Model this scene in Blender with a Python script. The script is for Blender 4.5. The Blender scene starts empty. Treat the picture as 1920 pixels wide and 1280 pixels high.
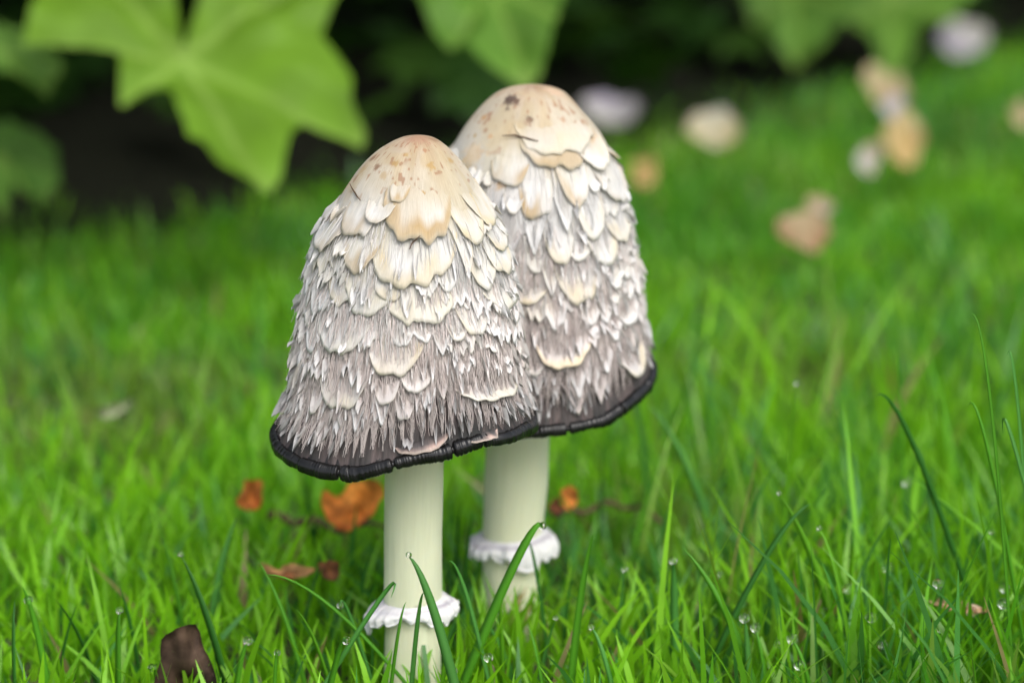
import bpy, math, random
import numpy as np
from mathutils import Vector

random.seed(7)
RNG = np.random.default_rng(7)
scene = bpy.context.scene
COL = scene.collection
R = math.radians

# ------------------------------------------------------------------ camera
PITCH = 15.0
CAM_H = 0.247
FPX = 1920 * 55.0 / 22.3            # focal length in photo pixels
cam_d = bpy.data.cameras.new('camera')
cam = bpy.data.objects.new('camera', cam_d)
COL.objects.link(cam)
cam.location = (0, 0, CAM_H)
cam.rotation_euler = (R(90 - PITCH), 0, 0)
cam_d.lens = 55.0
cam_d.sensor_width = 22.3
cam_d.clip_start = 0.01
cam_d.clip_end = 500
cam_d.dof.use_dof = True
cam_d.dof.focus_distance = 0.578
cam_d.dof.aperture_fstop = 5.0
cam_d.dof.aperture_blades = 0
scene.camera = cam

# ------------------------------------------------------------------ sky and sun
SUN_EL, SUN_AZ = 50.0, 152.0        # azimuth clockwise from +Y
world = bpy.data.worlds.new('World')
scene.world = world
world.use_nodes = True
wn = world.node_tree
for n in list(wn.nodes):
    wn.nodes.remove(n)
sky = wn.nodes.new('ShaderNodeTexSky')
sky.sky_type = 'NISHITA'
sky.sun_disc = False
sky.sun_elevation = R(SUN_EL)
sky.sun_rotation = R(SUN_AZ)
sky.air_density = 1.0
sky.dust_density = 4.0
hs = wn.nodes.new('ShaderNodeHueSaturation')
hs.inputs['Saturation'].default_value = 0.45      # thin overcast
bg = wn.nodes.new('ShaderNodeBackground')
bg.inputs['Strength'].default_value = 0.15
wo = wn.nodes.new('ShaderNodeOutputWorld')
wn.links.new(sky.outputs[0], hs.inputs['Color'])
wn.links.new(hs.outputs[0], bg.inputs['Color'])
wn.links.new(bg.outputs[0], wo.inputs['Surface'])

sun_d = bpy.data.lights.new('sun', 'SUN')
sun_d.energy = 1.0
sun_d.angle = R(45)
sun_d.color = (1.0, 0.96, 0.90)
sun = bpy.data.objects.new('sun', sun_d)
COL.objects.link(sun)
sdir = Vector((math.sin(R(SUN_AZ)) * math.cos(R(SUN_EL)), math.cos(R(SUN_AZ)) * math.cos(R(SUN_EL)), math.sin(R(SUN_EL))))
sun.rotation_euler = sdir.to_track_quat('Z', 'Y').to_euler()
sun.location = sdir * 3

vs = scene.view_settings
vs.view_transform = 'Standard'
vs.look = 'None'
vs.exposure = 0.80
vs.gamma = 1
vs.use_curve_mapping = False
scene.render.engine = 'CYCLES'

# ------------------------------------------------------------------ projection helpers (authoring aid: pixel + real distance -> point)
CP, SP = math.cos(R(PITCH)), math.sin(R(PITCH))


def ray(px, py):
    a = (px - 960) / FPX
    b = (640 - py) / FPX
    return np.array([a, CP + b * SP, -SP + b * CP])


def at_y(px, py, Y):
    d = ray(px, py)
    return np.array([0, 0, CAM_H]) + d * (Y / d[1])


def at_z(px, py, Z):
    d = ray(px, py)
    return np.array([0, 0, CAM_H]) + d * ((Z - CAM_H) / d[2])


def project(P):
    P = np.asarray(P)
    x = P[..., 0]
    y = P[..., 1]
    z = P[..., 2] - CAM_H
    dep = y * CP - z * SP
    up = y * SP + z * CP
    return 960 + FPX * x / dep, 640 - FPX * up / dep, dep


# ------------------------------------------------------------------ numeric helpers
def sstep(a, b, x):
    t = np.clip((x - a) / (b - a), 0, 1)
    return t * t * (3 - 2 * t)


_lat = np.random.default_rng(99).random((64, 256, 256)).astype(np.float32) if False else None
_tabs = {}


def vnoise(x, y, seed=0, perx=256):
    """smooth lattice noise in -1..1, periodic in x with period perx"""
    if seed not in _tabs:
        _tabs[seed] = np.random.default_rng(1000 + seed).random((256, 256)) * 2 - 1
    T = _tabs[seed]
    x = np.asarray(x, float)
    y = np.asarray(y, float)
    xi = np.floor(x).astype(int)
    yi = np.floor(y).astype(int)
    fx = x - xi
    fy = y - yi
    fx = fx * fx * (3 - 2 * fx)
    fy = fy * fy * (3 - 2 * fy)
    x0 = (xi % perx) % 256
    x1 = ((xi + 1) % perx) % 256
    y0 = yi % 256
    y1 = (yi + 1) % 256
    return (T[x0, y0] * (1 - fx) + T[x1, y0] * fx) * (1 - fy) + (T[x0, y1] * (1 - fx) + T[x1, y1] * fx) * fy


def mesh_np(name, V, F, attrs=None, smooth=True):
    """V (n,3); F array of quads (m,4) / tris (m,3) or a list of such arrays"""
    me = bpy.data.meshes.new(name)
    V = np.asarray(V, np.float32)
    if not isinstance(F, list):
        F = [F]
    F = [np.asarray(f, np.int32) for f in F if len(f)]
    nl = sum(f.size for f in F)
    nf = sum(len(f) for f in F)
    me.vertices.add(len(V))
    me.vertices.foreach_set('co', V.ravel())
    me.loops.add(nl)
    me.loops.foreach_set('vertex_index', np.concatenate([f.ravel() for f in F]))
    me.polygons.add(nf)
    tot = np.concatenate([np.full(len(f), f.shape[1], np.int32) for f in F])
    st = np.concatenate([[0], np.cumsum(tot)[:-1]]).astype(np.int32)
    me.polygons.foreach_set('loop_start', st)
    me.polygons.foreach_set('loop_total', tot)
    if smooth:
        me.polygons.foreach_set('use_smooth', np.ones(nf, bool))
    me.update(calc_edges=True)
    for k, a in (attrs or {}).items():
        a = np.asarray(a, np.float32)
        if k == 'Col':
            at = me.color_attributes.new('Col', 'FLOAT_COLOR', 'POINT')
            c = np.ones((len(V), 4), np.float32)
            c[:, :3] = a
            at.data.foreach_set('color', c.ravel())
        elif a.ndim == 2:
            at = me.attributes.new(k, 'FLOAT_VECTOR', 'POINT')
            at.data.foreach_set('vector', a.ravel())
        else:
            at = me.attributes.new(k, 'FLOAT', 'POINT')
            at.data.foreach_set('value', a.ravel())
    return me


def grid_faces(nu, nv, wrap=False, off=0):
    """vertex index = i*nv + j, i in nu, j in nv"""
    iu = np.arange(nu if wrap else nu - 1)
    jv = np.arange(nv - 1)
    I, J = np.meshgrid(iu, jv, indexing='ij')
    I2 = (I + 1) % nu
    return (np.stack([I * nv + J, I2 * nv + J, I2 * nv + J + 1, I * nv + J + 1], -1).reshape(-1, 4) + off)


def obj(name, me, m=None, parent=None):
    o = bpy.data.objects.new(name, me)
    COL.objects.link(o)
    if m is not None and me is not None and not me.materials:
        me.materials.append(m)
    if parent is not None:
        o.parent = parent
    return o


def tag(o, label=None, cat=None, group=None, kind=None):
    if label:
        o['label'] = label
    if cat:
        o['category'] = cat
    if group:
        o['group'] = group
    if kind:
        o['kind'] = kind
    return o


def empty(name, loc):
    o = bpy.data.objects.new(name, None)
    o.empty_display_size = 0.01
    COL.objects.link(o)
    o.location = loc
    return o


def tube(path, rad, n=10, cap=True):
    """closed tube through path points with radii; returns V,F list"""
    path = np.asarray(path, float)
    rad = np.broadcast_to(np.asarray(rad, float), (len(path),))
    tan = np.gradient(path, axis=0)
    tan /= np.linalg.norm(tan, axis=1)[:, None] + 1e-12
    ref = np.array([0, 0, 1.0]) if abs(tan[0][2]) < 0.9 else np.array([1.0, 0, 0])
    V = []
    for p, t, r in zip(path, tan, rad):
        a = np.cross(ref, t)
        a /= np.linalg.norm(a) + 1e-12
        b = np.cross(t, a)
        ref = np.cross(a, t) * -1
        ang = np.linspace(0, 2 * np.pi, n, endpoint=False)
        V.append(p + r * (np.cos(ang)[:, None] * a + np.sin(ang)[:, None] * b))
    V = np.concatenate(V)
    L = len(path)
    idx = np.arange(L * n).reshape(L, n)
    q = np.stack([idx[:-1], np.roll(idx, -1, 1)[:-1], np.roll(idx, -1, 1)[1:], idx[1:]], -1).reshape(-1, 4)
    F = [q]
    if cap:
        V = np.concatenate([V, path[:1], path[-1:]])
        c0, c1 = L * n, L * n + 1
        i0, i1 = idx[0], idx[-1]
        F.append(np.concatenate([np.stack([np.full(n, c0), np.roll(i0, -1), i0], -1), np.stack([np.full(n, c1), i1, np.roll(i1, -1)], -1)]))
    return V, F


# ------------------------------------------------------------------ materials
def newmat(name):
    m = bpy.data.materials.new(name)
    m.use_nodes = True
    nt = m.node_tree
    b = nt.nodes['Principled BSDF']
    return m, nt, b


def N(nt, t, **kw):
    n = nt.nodes.new(t)
    for k, v in kw.items():
        if k in n.inputs:
            n.inputs[k].default_value = v
        else:
            setattr(n, k, v)
    return n


def attr(nt, name):
    n = nt.nodes.new('ShaderNodeAttribute')
    n.attribute_name = name
    return n


def fibre_mat(name, sx=5200, sy=260, streak=0.35, bump=0.35, sss=0.12, rough=0.75):
    """pigment from the Col attribute, fine streaks along the fibres"""
    m, nt, b = newmat(name)
    c = attr(nt, 'Col')
    f = attr(nt, 'fib')
    mul = N(nt, 'ShaderNodeVectorMath', operation='MULTIPLY')
    mul.inputs[1].default_value = (sx, sy, 1)
    nt.links.new(f.outputs['Vector'], mul.inputs[0])
    no = N(nt, 'ShaderNodeTexNoise', Scale=1.0, Detail=3.0, Roughness=0.6, Distortion=0.3)
    nt.links.new(mul.outputs[0], no.inputs['Vector'])
    mr = N(nt, 'ShaderNodeMapRange')
    mr.inputs['From Min'].default_value = 0.3
    mr.inputs['From Max'].default_value = 0.7
    mr.inputs['To Min'].default_value = 1.0 - streak
    mr.inputs['To Max'].default_value = 1.0 + streak * 0.25
    nt.links.new(no.outputs['Fac'], mr.inputs['Value'])
    mx = N(nt, 'ShaderNodeVectorMath', operation='SCALE')
    nt.links.new(c.outputs['Color'], mx.inputs[0])
    nt.links.new(mr.outputs[0], mx.inputs['Scale'])
    nt.links.new(mx.outputs[0], b.inputs['Base Color'])
    tc = N(nt, 'ShaderNodeTexCoord')
    n2 = N(nt, 'ShaderNodeTexNoise', Scale=520.0, Detail=4.0, Roughness=0.65, Distortion=0.8)
    nt.links.new(tc.outputs['Object'], n2.inputs['Vector'])
    b2 = N(nt, 'ShaderNodeBump', Strength=bump * 0.8, Distance=0.0004)
    nt.links.new(n2.outputs['Fac'], b2.inputs['Height'])
    bp = N(nt, 'ShaderNodeBump', Strength=bump, Distance=0.0003)
    nt.links.new(no.outputs['Fac'], bp.inputs['Height'])
    nt.links.new(b2.outputs[0], bp.inputs['Normal'])
    nt.links.new(bp.outputs[0], b.inputs['Normal'])
    b.inputs['Roughness'].default_value = rough
    b.inputs['Specular IOR Level'].default_value = 0.25
    b.inputs['Subsurface Weight'].default_value = sss
    b.inputs['Subsurface Radius'].default_value = (1.0, 0.8, 0.6)
    b.inputs['Subsurface Scale'].default_value = 0.0015
    return m


def leaf_mat(name, rough=0.5, trans=0.35, tint=(1.15, 1.1, 0.6), noise=60, spec=0.3, var=0.25):
    """leafy tissue: pigment from Col, light passes through"""
    m, nt, b = newmat(name)
    c = attr(nt, 'Col')
    tc = N(nt, 'ShaderNodeTexCoord')
    no = N(nt, 'ShaderNodeTexNoise', Scale=noise, Detail=3.0)
    nt.links.new(tc.outputs['Object'], no.inputs['Vector'])
    mr = N(nt, 'ShaderNodeMapRange')
    mr.inputs['From Min'].default_value = 0.3
    mr.inputs['From Max'].default_value = 0.7
    mr.inputs['To Min'].default_value = 1 - var
    mr.inputs['To Max'].default_value = 1 + var
    nt.links.new(no.outputs['Fac'], mr.inputs['Value'])
    mx = N(nt, 'ShaderNodeVectorMath', operation='SCALE')
    nt.links.new(c.outputs['Color'], mx.inputs[0])
    nt.links.new(mr.outputs[0], mx.inputs['Scale'])
    nt.links.new(mx.outputs[0], b.inputs['Base Color'])
    b.inputs['Roughness'].default_value = rough
    b.inputs['Specular IOR Level'].default_value = spec
    tr = N(nt, 'ShaderNodeBsdfTranslucent')
    t2 = N(nt, 'ShaderNodeVectorMath', operation='MULTIPLY')
    t2.inputs[1].default_value = tint
    nt.links.new(mx.outputs[0], t2.inputs[0])
    nt.links.new(t2.outputs[0], tr.inputs['Color'])
    ms = N(nt, 'ShaderNodeMixShader', Fac=trans)
    nt.links.new(b.outputs[0], ms.inputs[1])
    nt.links.new(tr.outputs[0], ms.inputs[2])
    nt.links.new(ms.outputs[0], nt.nodes['Material Output'].inputs['Surface'])
    return m


M = {}
M['cap'] = fibre_mat('cap_fibres', streak=0.28, bump=0.3, sss=0.15)
M['scale'] = fibre_mat('scale_fibres', streak=0.24, bump=0.3, sss=0.15)
M['thread'] = fibre_mat('loose_threads', sx=300, sy=200, streak=0.2, bump=0.0, sss=0.0)
M['stem'] = fibre_mat('stem_skin', sx=1500, sy=60, streak=0.05, bump=0.12, sss=0.45, rough=0.5)
M['ring'] = fibre_mat('ring_skin', sx=1800, sy=500, streak=0.12, bump=0.3, sss=0.3)
M['grass'] = leaf_mat('grass_blades', rough=0.4, trans=0.45, tint=(1.15, 1.15, 0.6), noise=25, spec=0.4, var=0.12)
M['leaf'] = leaf_mat('shrub_leaf', rough=0.5, trans=0.35, noise=45, spec=0.16, var=0.18)
M['dead'] = leaf_mat('dead_leaf', rough=0.7, trans=0.15, tint=(1.2, 1.0, 0.7), noise=260, spec=0.12, var=0.6)
M['petal'] = leaf_mat('faded_petal', rough=0.6, trans=0.3, tint=(1, 1, 1), noise=120, spec=0.2, var=0.12)

m, nt, b = newmat('inky_margin')
c = attr(nt, 'Col')
nt.links.new(c.outputs['Color'], b.inputs['Base Color'])
b.inputs['Roughness'].default_value = 0.2
b.inputs['Specular IOR Level'].default_value = 0.35
M['ink'] = m

m, nt, b = newmat('black_gills')
b.inputs['Base Color'].default_value = (0.012, 0.010, 0.010, 1)
b.inputs['Roughness'].default_value = 0.6
M['gill'] = m

m, nt, b = newmat('water_drop')
b.inputs['Base Color'].default_value = (1, 1, 1, 1)
b.inputs['Roughness'].default_value = 0.0
b.inputs['IOR'].default_value = 1.33
b.inputs['Transmission Weight'].default_value = 1.0
M['dew'] = m

m, nt, b = newmat('dry_fibre')
tc = N(nt, 'ShaderNodeTexCoord')
no = N(nt, 'ShaderNodeTexNoise', Scale=900, Detail=2.0)
nt.links.new(tc.outputs['Object'], no.inputs['Vector'])
cr = N(nt, 'ShaderNodeValToRGB')
cr.color_ramp.elements[0].color = (0.05, 0.03, 0.02, 1)
cr.color_ramp.elements[1].color = (0.12, 0.075, 0.045, 1)
nt.links.new(no.outputs['Fac'], cr.inputs['Fac'])
nt.links.new(cr.outputs[0], b.inputs['Base Color'])
b.inputs['Roughness'].default_value = 0.8
b.inputs['Specular IOR Level'].default_value = 0.15
M['dry'] = m

m, nt, b = newmat('mossy_soil')
tc = N(nt, 'ShaderNodeTexCoord')
no = N(nt, 'ShaderNodeTexNoise', Scale=35, Detail=6.0)
nt.links.new(tc.outputs['Object'], no.inputs['Vector'])
cr = N(nt, 'ShaderNodeValToRGB')
cr.color_ramp.elements[0].position = 0.35
cr.color_ramp.elements[0].color = (0.035, 0.07, 0.012, 1)
cr.color_ramp.elements[1].position = 0.7
cr.color_ramp.elements[1].color = (0.07, 0.06, 0.025, 1)
nt.links.new(no.outputs['Fac'], cr.inputs['Fac'])
nt.links.new(cr.outputs[0], b.inputs['Base Color'])
b.inputs['Roughness'].default_value = 0.95
M['lawn'] = m

m, nt, b = newmat('bed_soil')
tc = N(nt, 'ShaderNodeTexCoord')
no = N(nt, 'ShaderNodeTexNoise', Scale=60, Detail=8.0)
nt.links.new(tc.outputs['Object'], no.inputs['Vector'])
cr = N(nt, 'ShaderNodeValToRGB')
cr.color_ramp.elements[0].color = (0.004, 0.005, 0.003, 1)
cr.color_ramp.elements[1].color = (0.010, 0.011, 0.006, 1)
nt.links.new(no.outputs['Fac'], cr.inputs['Fac'])
nt.links.new(cr.outputs[0], b.inputs['Base Color'])
bp = N(nt, 'ShaderNodeBump', Strength=0.6, Distance=0.01)
nt.links.new(no.outputs['Fac'], bp.inputs['Height'])
nt.links.new(bp.outputs[0], b.inputs['Normal'])
b.inputs['Roughness'].default_value = 0.95
b.inputs['Specular IOR Level'].default_value = 0.08
M['soil'] = m


# ------------------------------------------------------------------ ground
def gz(x, y):
    return 0.004 * vnoise(np.asarray(x) * 7 + 40, np.asarray(y) * 7 + 40, 3) * sstep(0.0, 0.2, np.hypot(np.asarray(x) + 0.0, np.asarray(y) - 0.6))


def bed_front(x):
    """y of the border between lawn and planting bed"""
    x = np.asarray(x, float)
    return 1.03 + 0.19 * sstep(-0.2, 0.02, x) + 0.42 * sstep(-0.05, 0.42, x) + 0.03 * vnoise(x * 6 + 20, x * 0 + 3.5, 5)  # left part pulled forward so dark bed stands in for shade on the lawn


xs = np.concatenate([[-60, -20, -6, -2.5], np.linspace(-1.4, 1.4, 90), [2.5, 6, 20, 60]])
ys = np.concatenate([[-60, -20, -6, -2, -0.6], np.linspace(0.1, 2.6, 80), [4, 8, 20, 60]])
X, Y = np.meshgrid(xs, ys, indexing='ij')
Z = gz(X, Y)
lawn = obj('lawn', mesh_np('lawn', np.stack([X, Y, Z], -1).reshape(-1, 3), grid_faces(len(xs), len(ys))), M['lawn'])
tag(lawn, 'mossy earth under the green lawn', kind='structure')

xs = np.linspace(-2.2, 2.2, 120)
tt = np.linspace(0, 1, 30)
X, T = np.meshgrid(xs, tt, indexing='ij')
Y = bed_front(X) + T * (3.4 - bed_front(X))
Z = gz(X, Y) + 0.004 + 0.03 * sstep(0, 0.15, T) + 0.006 * vnoise(X * 30 + 90, Y * 30, 8) * sstep(0, 0.1, T)
Z[:, 0] -= 0.02
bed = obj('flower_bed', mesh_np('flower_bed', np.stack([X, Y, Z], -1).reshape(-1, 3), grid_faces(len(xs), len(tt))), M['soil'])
tag(bed, 'dark bare soil of the planting bed', kind='structure')


# ------------------------------------------------------------------ mushrooms
def smooth_curve(xk, yk, xq, it=6):
    """interpolated then gently smoothed profile"""
    g = np.linspace(xk[0], xk[-1], 241)
    y = np.interp(g, xk, yk)
    for _ in range(it):
        y[1:-1] = 0.25 * y[:-2] + 0.5 * y[1:-1] + 0.25 * y[2:]
    return np.interp(xq, g, y)


class Cap:
    def __init__(self, rows, axis, rim_y, Yw, rim_dz, rim_flare, seed, ztop_px):
        # rows: (photo row, half width px); axis: (row, x px) samples
        self.seed = seed
        ry = np.array([r[0] for r in rows], float)
        hw = np.array([r[1] for r in rows], float)
        ax = np.interp(ry, [a[0] for a in axis], [a[1] for a in axis])
        P = np.array([at_y(x, y, Yw) for x, y in zip(ax, ry)])
        dep = project(P)[2]
        r = hw * dep / FPX
        z = P[:, 2]
        # param by chord length
        s = np.concatenate([[0], np.cumsum(np.hypot(np.diff(r), np.diff(z)))])
        self.S = s[-1]
        self.sk = np.linspace(0, self.S, 241)
        self.rk = smooth_curve(s, r, self.sk)
        self.rk[0] = 0
        # rounded apex
        self.zk = smooth_curve(s, z, self.sk)
        self.xk = smooth_curve(s, P[:, 0], self.sk, 40)
        self.Yw = Yw
        ph = np.array([a for a, _ in rim_dz], float)
        pv = np.array([v for _, v in rim_dz], float) * dep[-1] / FPX / CP
        self.dphi = np.radians(ph)
        self.dz = pv
        self.fl = np.array([v for _, v in rim_flare], float) * dep[-1] / FPX
        self.flp = np.radians(np.array([a for a, _ in rim_flare], float))
        self.px = dep[-1] / FPX

    def pos(self, phi, s):
        phi, s = np.broadcast_arrays(np.asarray(phi, float), np.asarray(s, float))
        r = np.interp(s, self.sk, self.rk)
        z = np.interp(s, self.sk, self.zk)
        # extend a little past the rim
        ex = np.maximum(0, s - self.S)
        z = z - ex * 0.9
        r = r + ex * 0.35
        x0 = np.interp(s, self.sk, self.xk)
        t = s / self.S
        p = (phi + np.pi) % (2 * np.pi) - np.pi
        dz = np.interp(p, self.dphi, self.dz)
        fl = np.interp(p, self.flp, self.fl)
        w = sstep(0.35, 1.0, t)
        u = (p / (2 * np.pi)) * 10
        lump = 0.022 * vnoise(u + 20, t * 4 + 7, self.seed + 11, 10) + 0.012 * vnoise(u * 2 + 40, t * 9, self.seed + 12, 20)
        r = r * (1 + lump * sstep(0.05, 0.3, t)) + fl * sstep(0.86, 1.0, t)
        z = z - dz * w
        return np.stack([x0 + r * np.sin(p), self.Yw - r * np.cos(p), z], -1)

    def frame(self, phi, s):
        e = 0.012
        es = 0.0005
        P = self.pos(phi, s)
        tp = self.pos(np.asarray(phi) + e, s) - self.pos(np.asarray(phi) - e, s)
        ts = self.pos(phi, np.asarray(s) + es) - self.pos(phi, np.maximum(np.asarray(s) - es, 1e-5))
        n = np.cross(ts, tp)
        n /= np.linalg.norm(n, axis=-1)[..., None] + 1e-15
        ts = ts / (np.linalg.norm(ts, axis=-1)[..., None] + 1e-15)
        return P, n, ts

    def rad(self, s):
        return np.interp(s, self.sk, self.rk)

    def find(self, px, py):
        if not hasattr(self, '_g'):
            ph = np.radians(np.linspace(-100, 100, 161))
            ss = np.linspace(self.S * 0.01, self.S, 161)
            A, B = np.meshgrid(ph, ss, indexing='ij')
            P, n, _ = self.frame(A, B)
            x, y, d = project(P)
            view = P - np.array([0, 0, CAM_H])
            vis = (n * view).sum(-1) < 0
            self._g = (A, B, x, y, vis)
        A, B, x, y, vis = self._g
        d2 = (x - px) ** 2 + (y - py) ** 2 + np.where(vis, 0, 3000)
        k = np.argmin(d2)
        return A.flat[k], B.flat[k]


CAPSTOPS = np.array([
    (0.00, .34, .24, .16), (0.05, .41, .32, .225), (0.14, .45, .385, .29), (0.24, .49, .44, .355), (0.31, .55, .53, .49),
    (0.42, .60, .595, .59), (0.54, .64, .62, .605), (0.66, .65, .60, .58), (0.76, .60, .53, .51), (0.82, .42, .36, .345),
    (0.875, .10, .082, .08), (0.91, .07, .06, .06), (1.0, .03, .03, .03), (1.2, .03, .03, .03)])


def cap_colour(cap, phi, s):
    p = (np.asarray(phi) + np.pi) % (2 * np.pi) - np.pi
    u = p / (2 * np.pi) * 24
    t = np.asarray(s) / cap.S
    t2 = t + 0.05 * vnoise(u + 50, t * 6, cap.seed + 21, 24) + 0.03 * vnoise(u * 5 + 50, t * 8, cap.seed + 22, 120) * sstep(0.15, 0.4, t)
    t2 = np.clip(t2, 0, 1.2)
    C = np.stack([np.interp(t2, CAPSTOPS[:, 0], CAPSTOPS[:, i]) for i in (1, 2, 3)], -1)
    # beige weathering in broad vertical patches
    k = sstep(-0.1, 0.55, vnoise(u * 0.5 + 30, t * 5 + 3, cap.seed + 23, 12) + 0.5 * vnoise(u * 2 + 30, t * 9 + 3, cap.seed + 24, 48)) * sstep(0.9, 0.6, t)
    return C * (1 - k[..., None] * np.array([.07, .10, .20]))


def build_cap_body(cap, spots, mat, parent):
    nu, nv = 720, 250
    phi = np.linspace(-np.pi, np.pi, nu, endpoint=False)
    sv = cap.S * (np.linspace(0.0, 1, nv) ** 0.9)
    sv[0] = 1e-5
    A, B = np.meshgrid(phi, sv, indexing='ij')
    P, n, _ = cap.frame(A, B)
    t = B / cap.S
    u = A / (2 * np.pi)
    sd = cap.seed
    f1 = vnoise(u * 250 + 300, t * 14, sd + 1, 250)
    f2 = vnoise(u * 110 + 300, t * 9 + 5, sd + 2, 110)
    f3 = vnoise(u * 40 + 300, t * 9 + 2, sd + 4, 40)
    l1 = vnoise(u * 16 + 64, t * 12, sd + 3, 16)
    fibre = sstep(0.22, 0.5, t)
    low = sstep(0.55, 0.95, t)
    h = fibre * (0.00008 + 0.00022 * low) * f1 + fibre * (0.00010 + 0.00032 * low) * f2 + (0.00018 + .0002 * low) * f3 * fibre + 0.00025 * l1 * sstep(0.03, 0.15, t)
    P = P + n * h[..., None]
    C = cap_colour(cap, A, B)
    # grooves between the fibre bundles are darker, most of all near the rim
    gap = sstep(0.15, -0.75, f1 * 0.5 + f2) * sstep(0.5, 0.9, t)
    gap_col = np.array([.12, .095, .092])
    gap = gap * (0.15 + 0.75 * sstep(.68, .88, t))
    C = C * (1 - gap[..., None]) + gap_col * gap[..., None]
    # stains
    blot = sstep(0.1, 0.75, vnoise(u * 22 + 50, t * 16, sd + 31, 22)) * sstep(0.42, 0.2, t) * sstep(0.02, 0.1, t)
    C = C * (1 - 0.55 * blot[..., None]) + np.array([.44, .34, .20]) * 0.55 * blot[..., None]
    sp = sstep(0.58, 0.78, vnoise(u * 90 + 50, t * 64, sd + 33, 90) + 0.25 * vnoise(u * 30 + 50, t * 20, sd + 34, 30)) * sstep(0.34, 0.18, t) * 0.75
    C = C * (1 - sp[..., None]) + np.array([.30, .16, .09]) * sp[..., None]
    for (px, py, rp, col, k) in spots:
        a, s0 = cap.find(px, py)
        c0 = cap.pos(a, s0)
        d = np.linalg.norm(P - c0, axis=-1) / (rp * cap.px)
        d = d * (1 + 0.45 * vnoise(u * 160 + 10, t * 110, sd + 35, 160) + 0.25 * vnoise(u * 360 + 10, t * 240, sd + 36, 256))
        w = k * sstep(1.0, 0.45, d)
        C = C * (1 - w[..., None]) + np.array(col) * w[..., None]
    fib = np.stack([A * 0.03, B, np.zeros_like(A)], -1)
    me = mesh_np('cap', P.reshape(-1, 3), grid_faces(nu, nv, True), {'Col': C.reshape(-1, 3), 'fib': fib.reshape(-1, 3)})
    return obj('cap', me, mat, parent)


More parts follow.
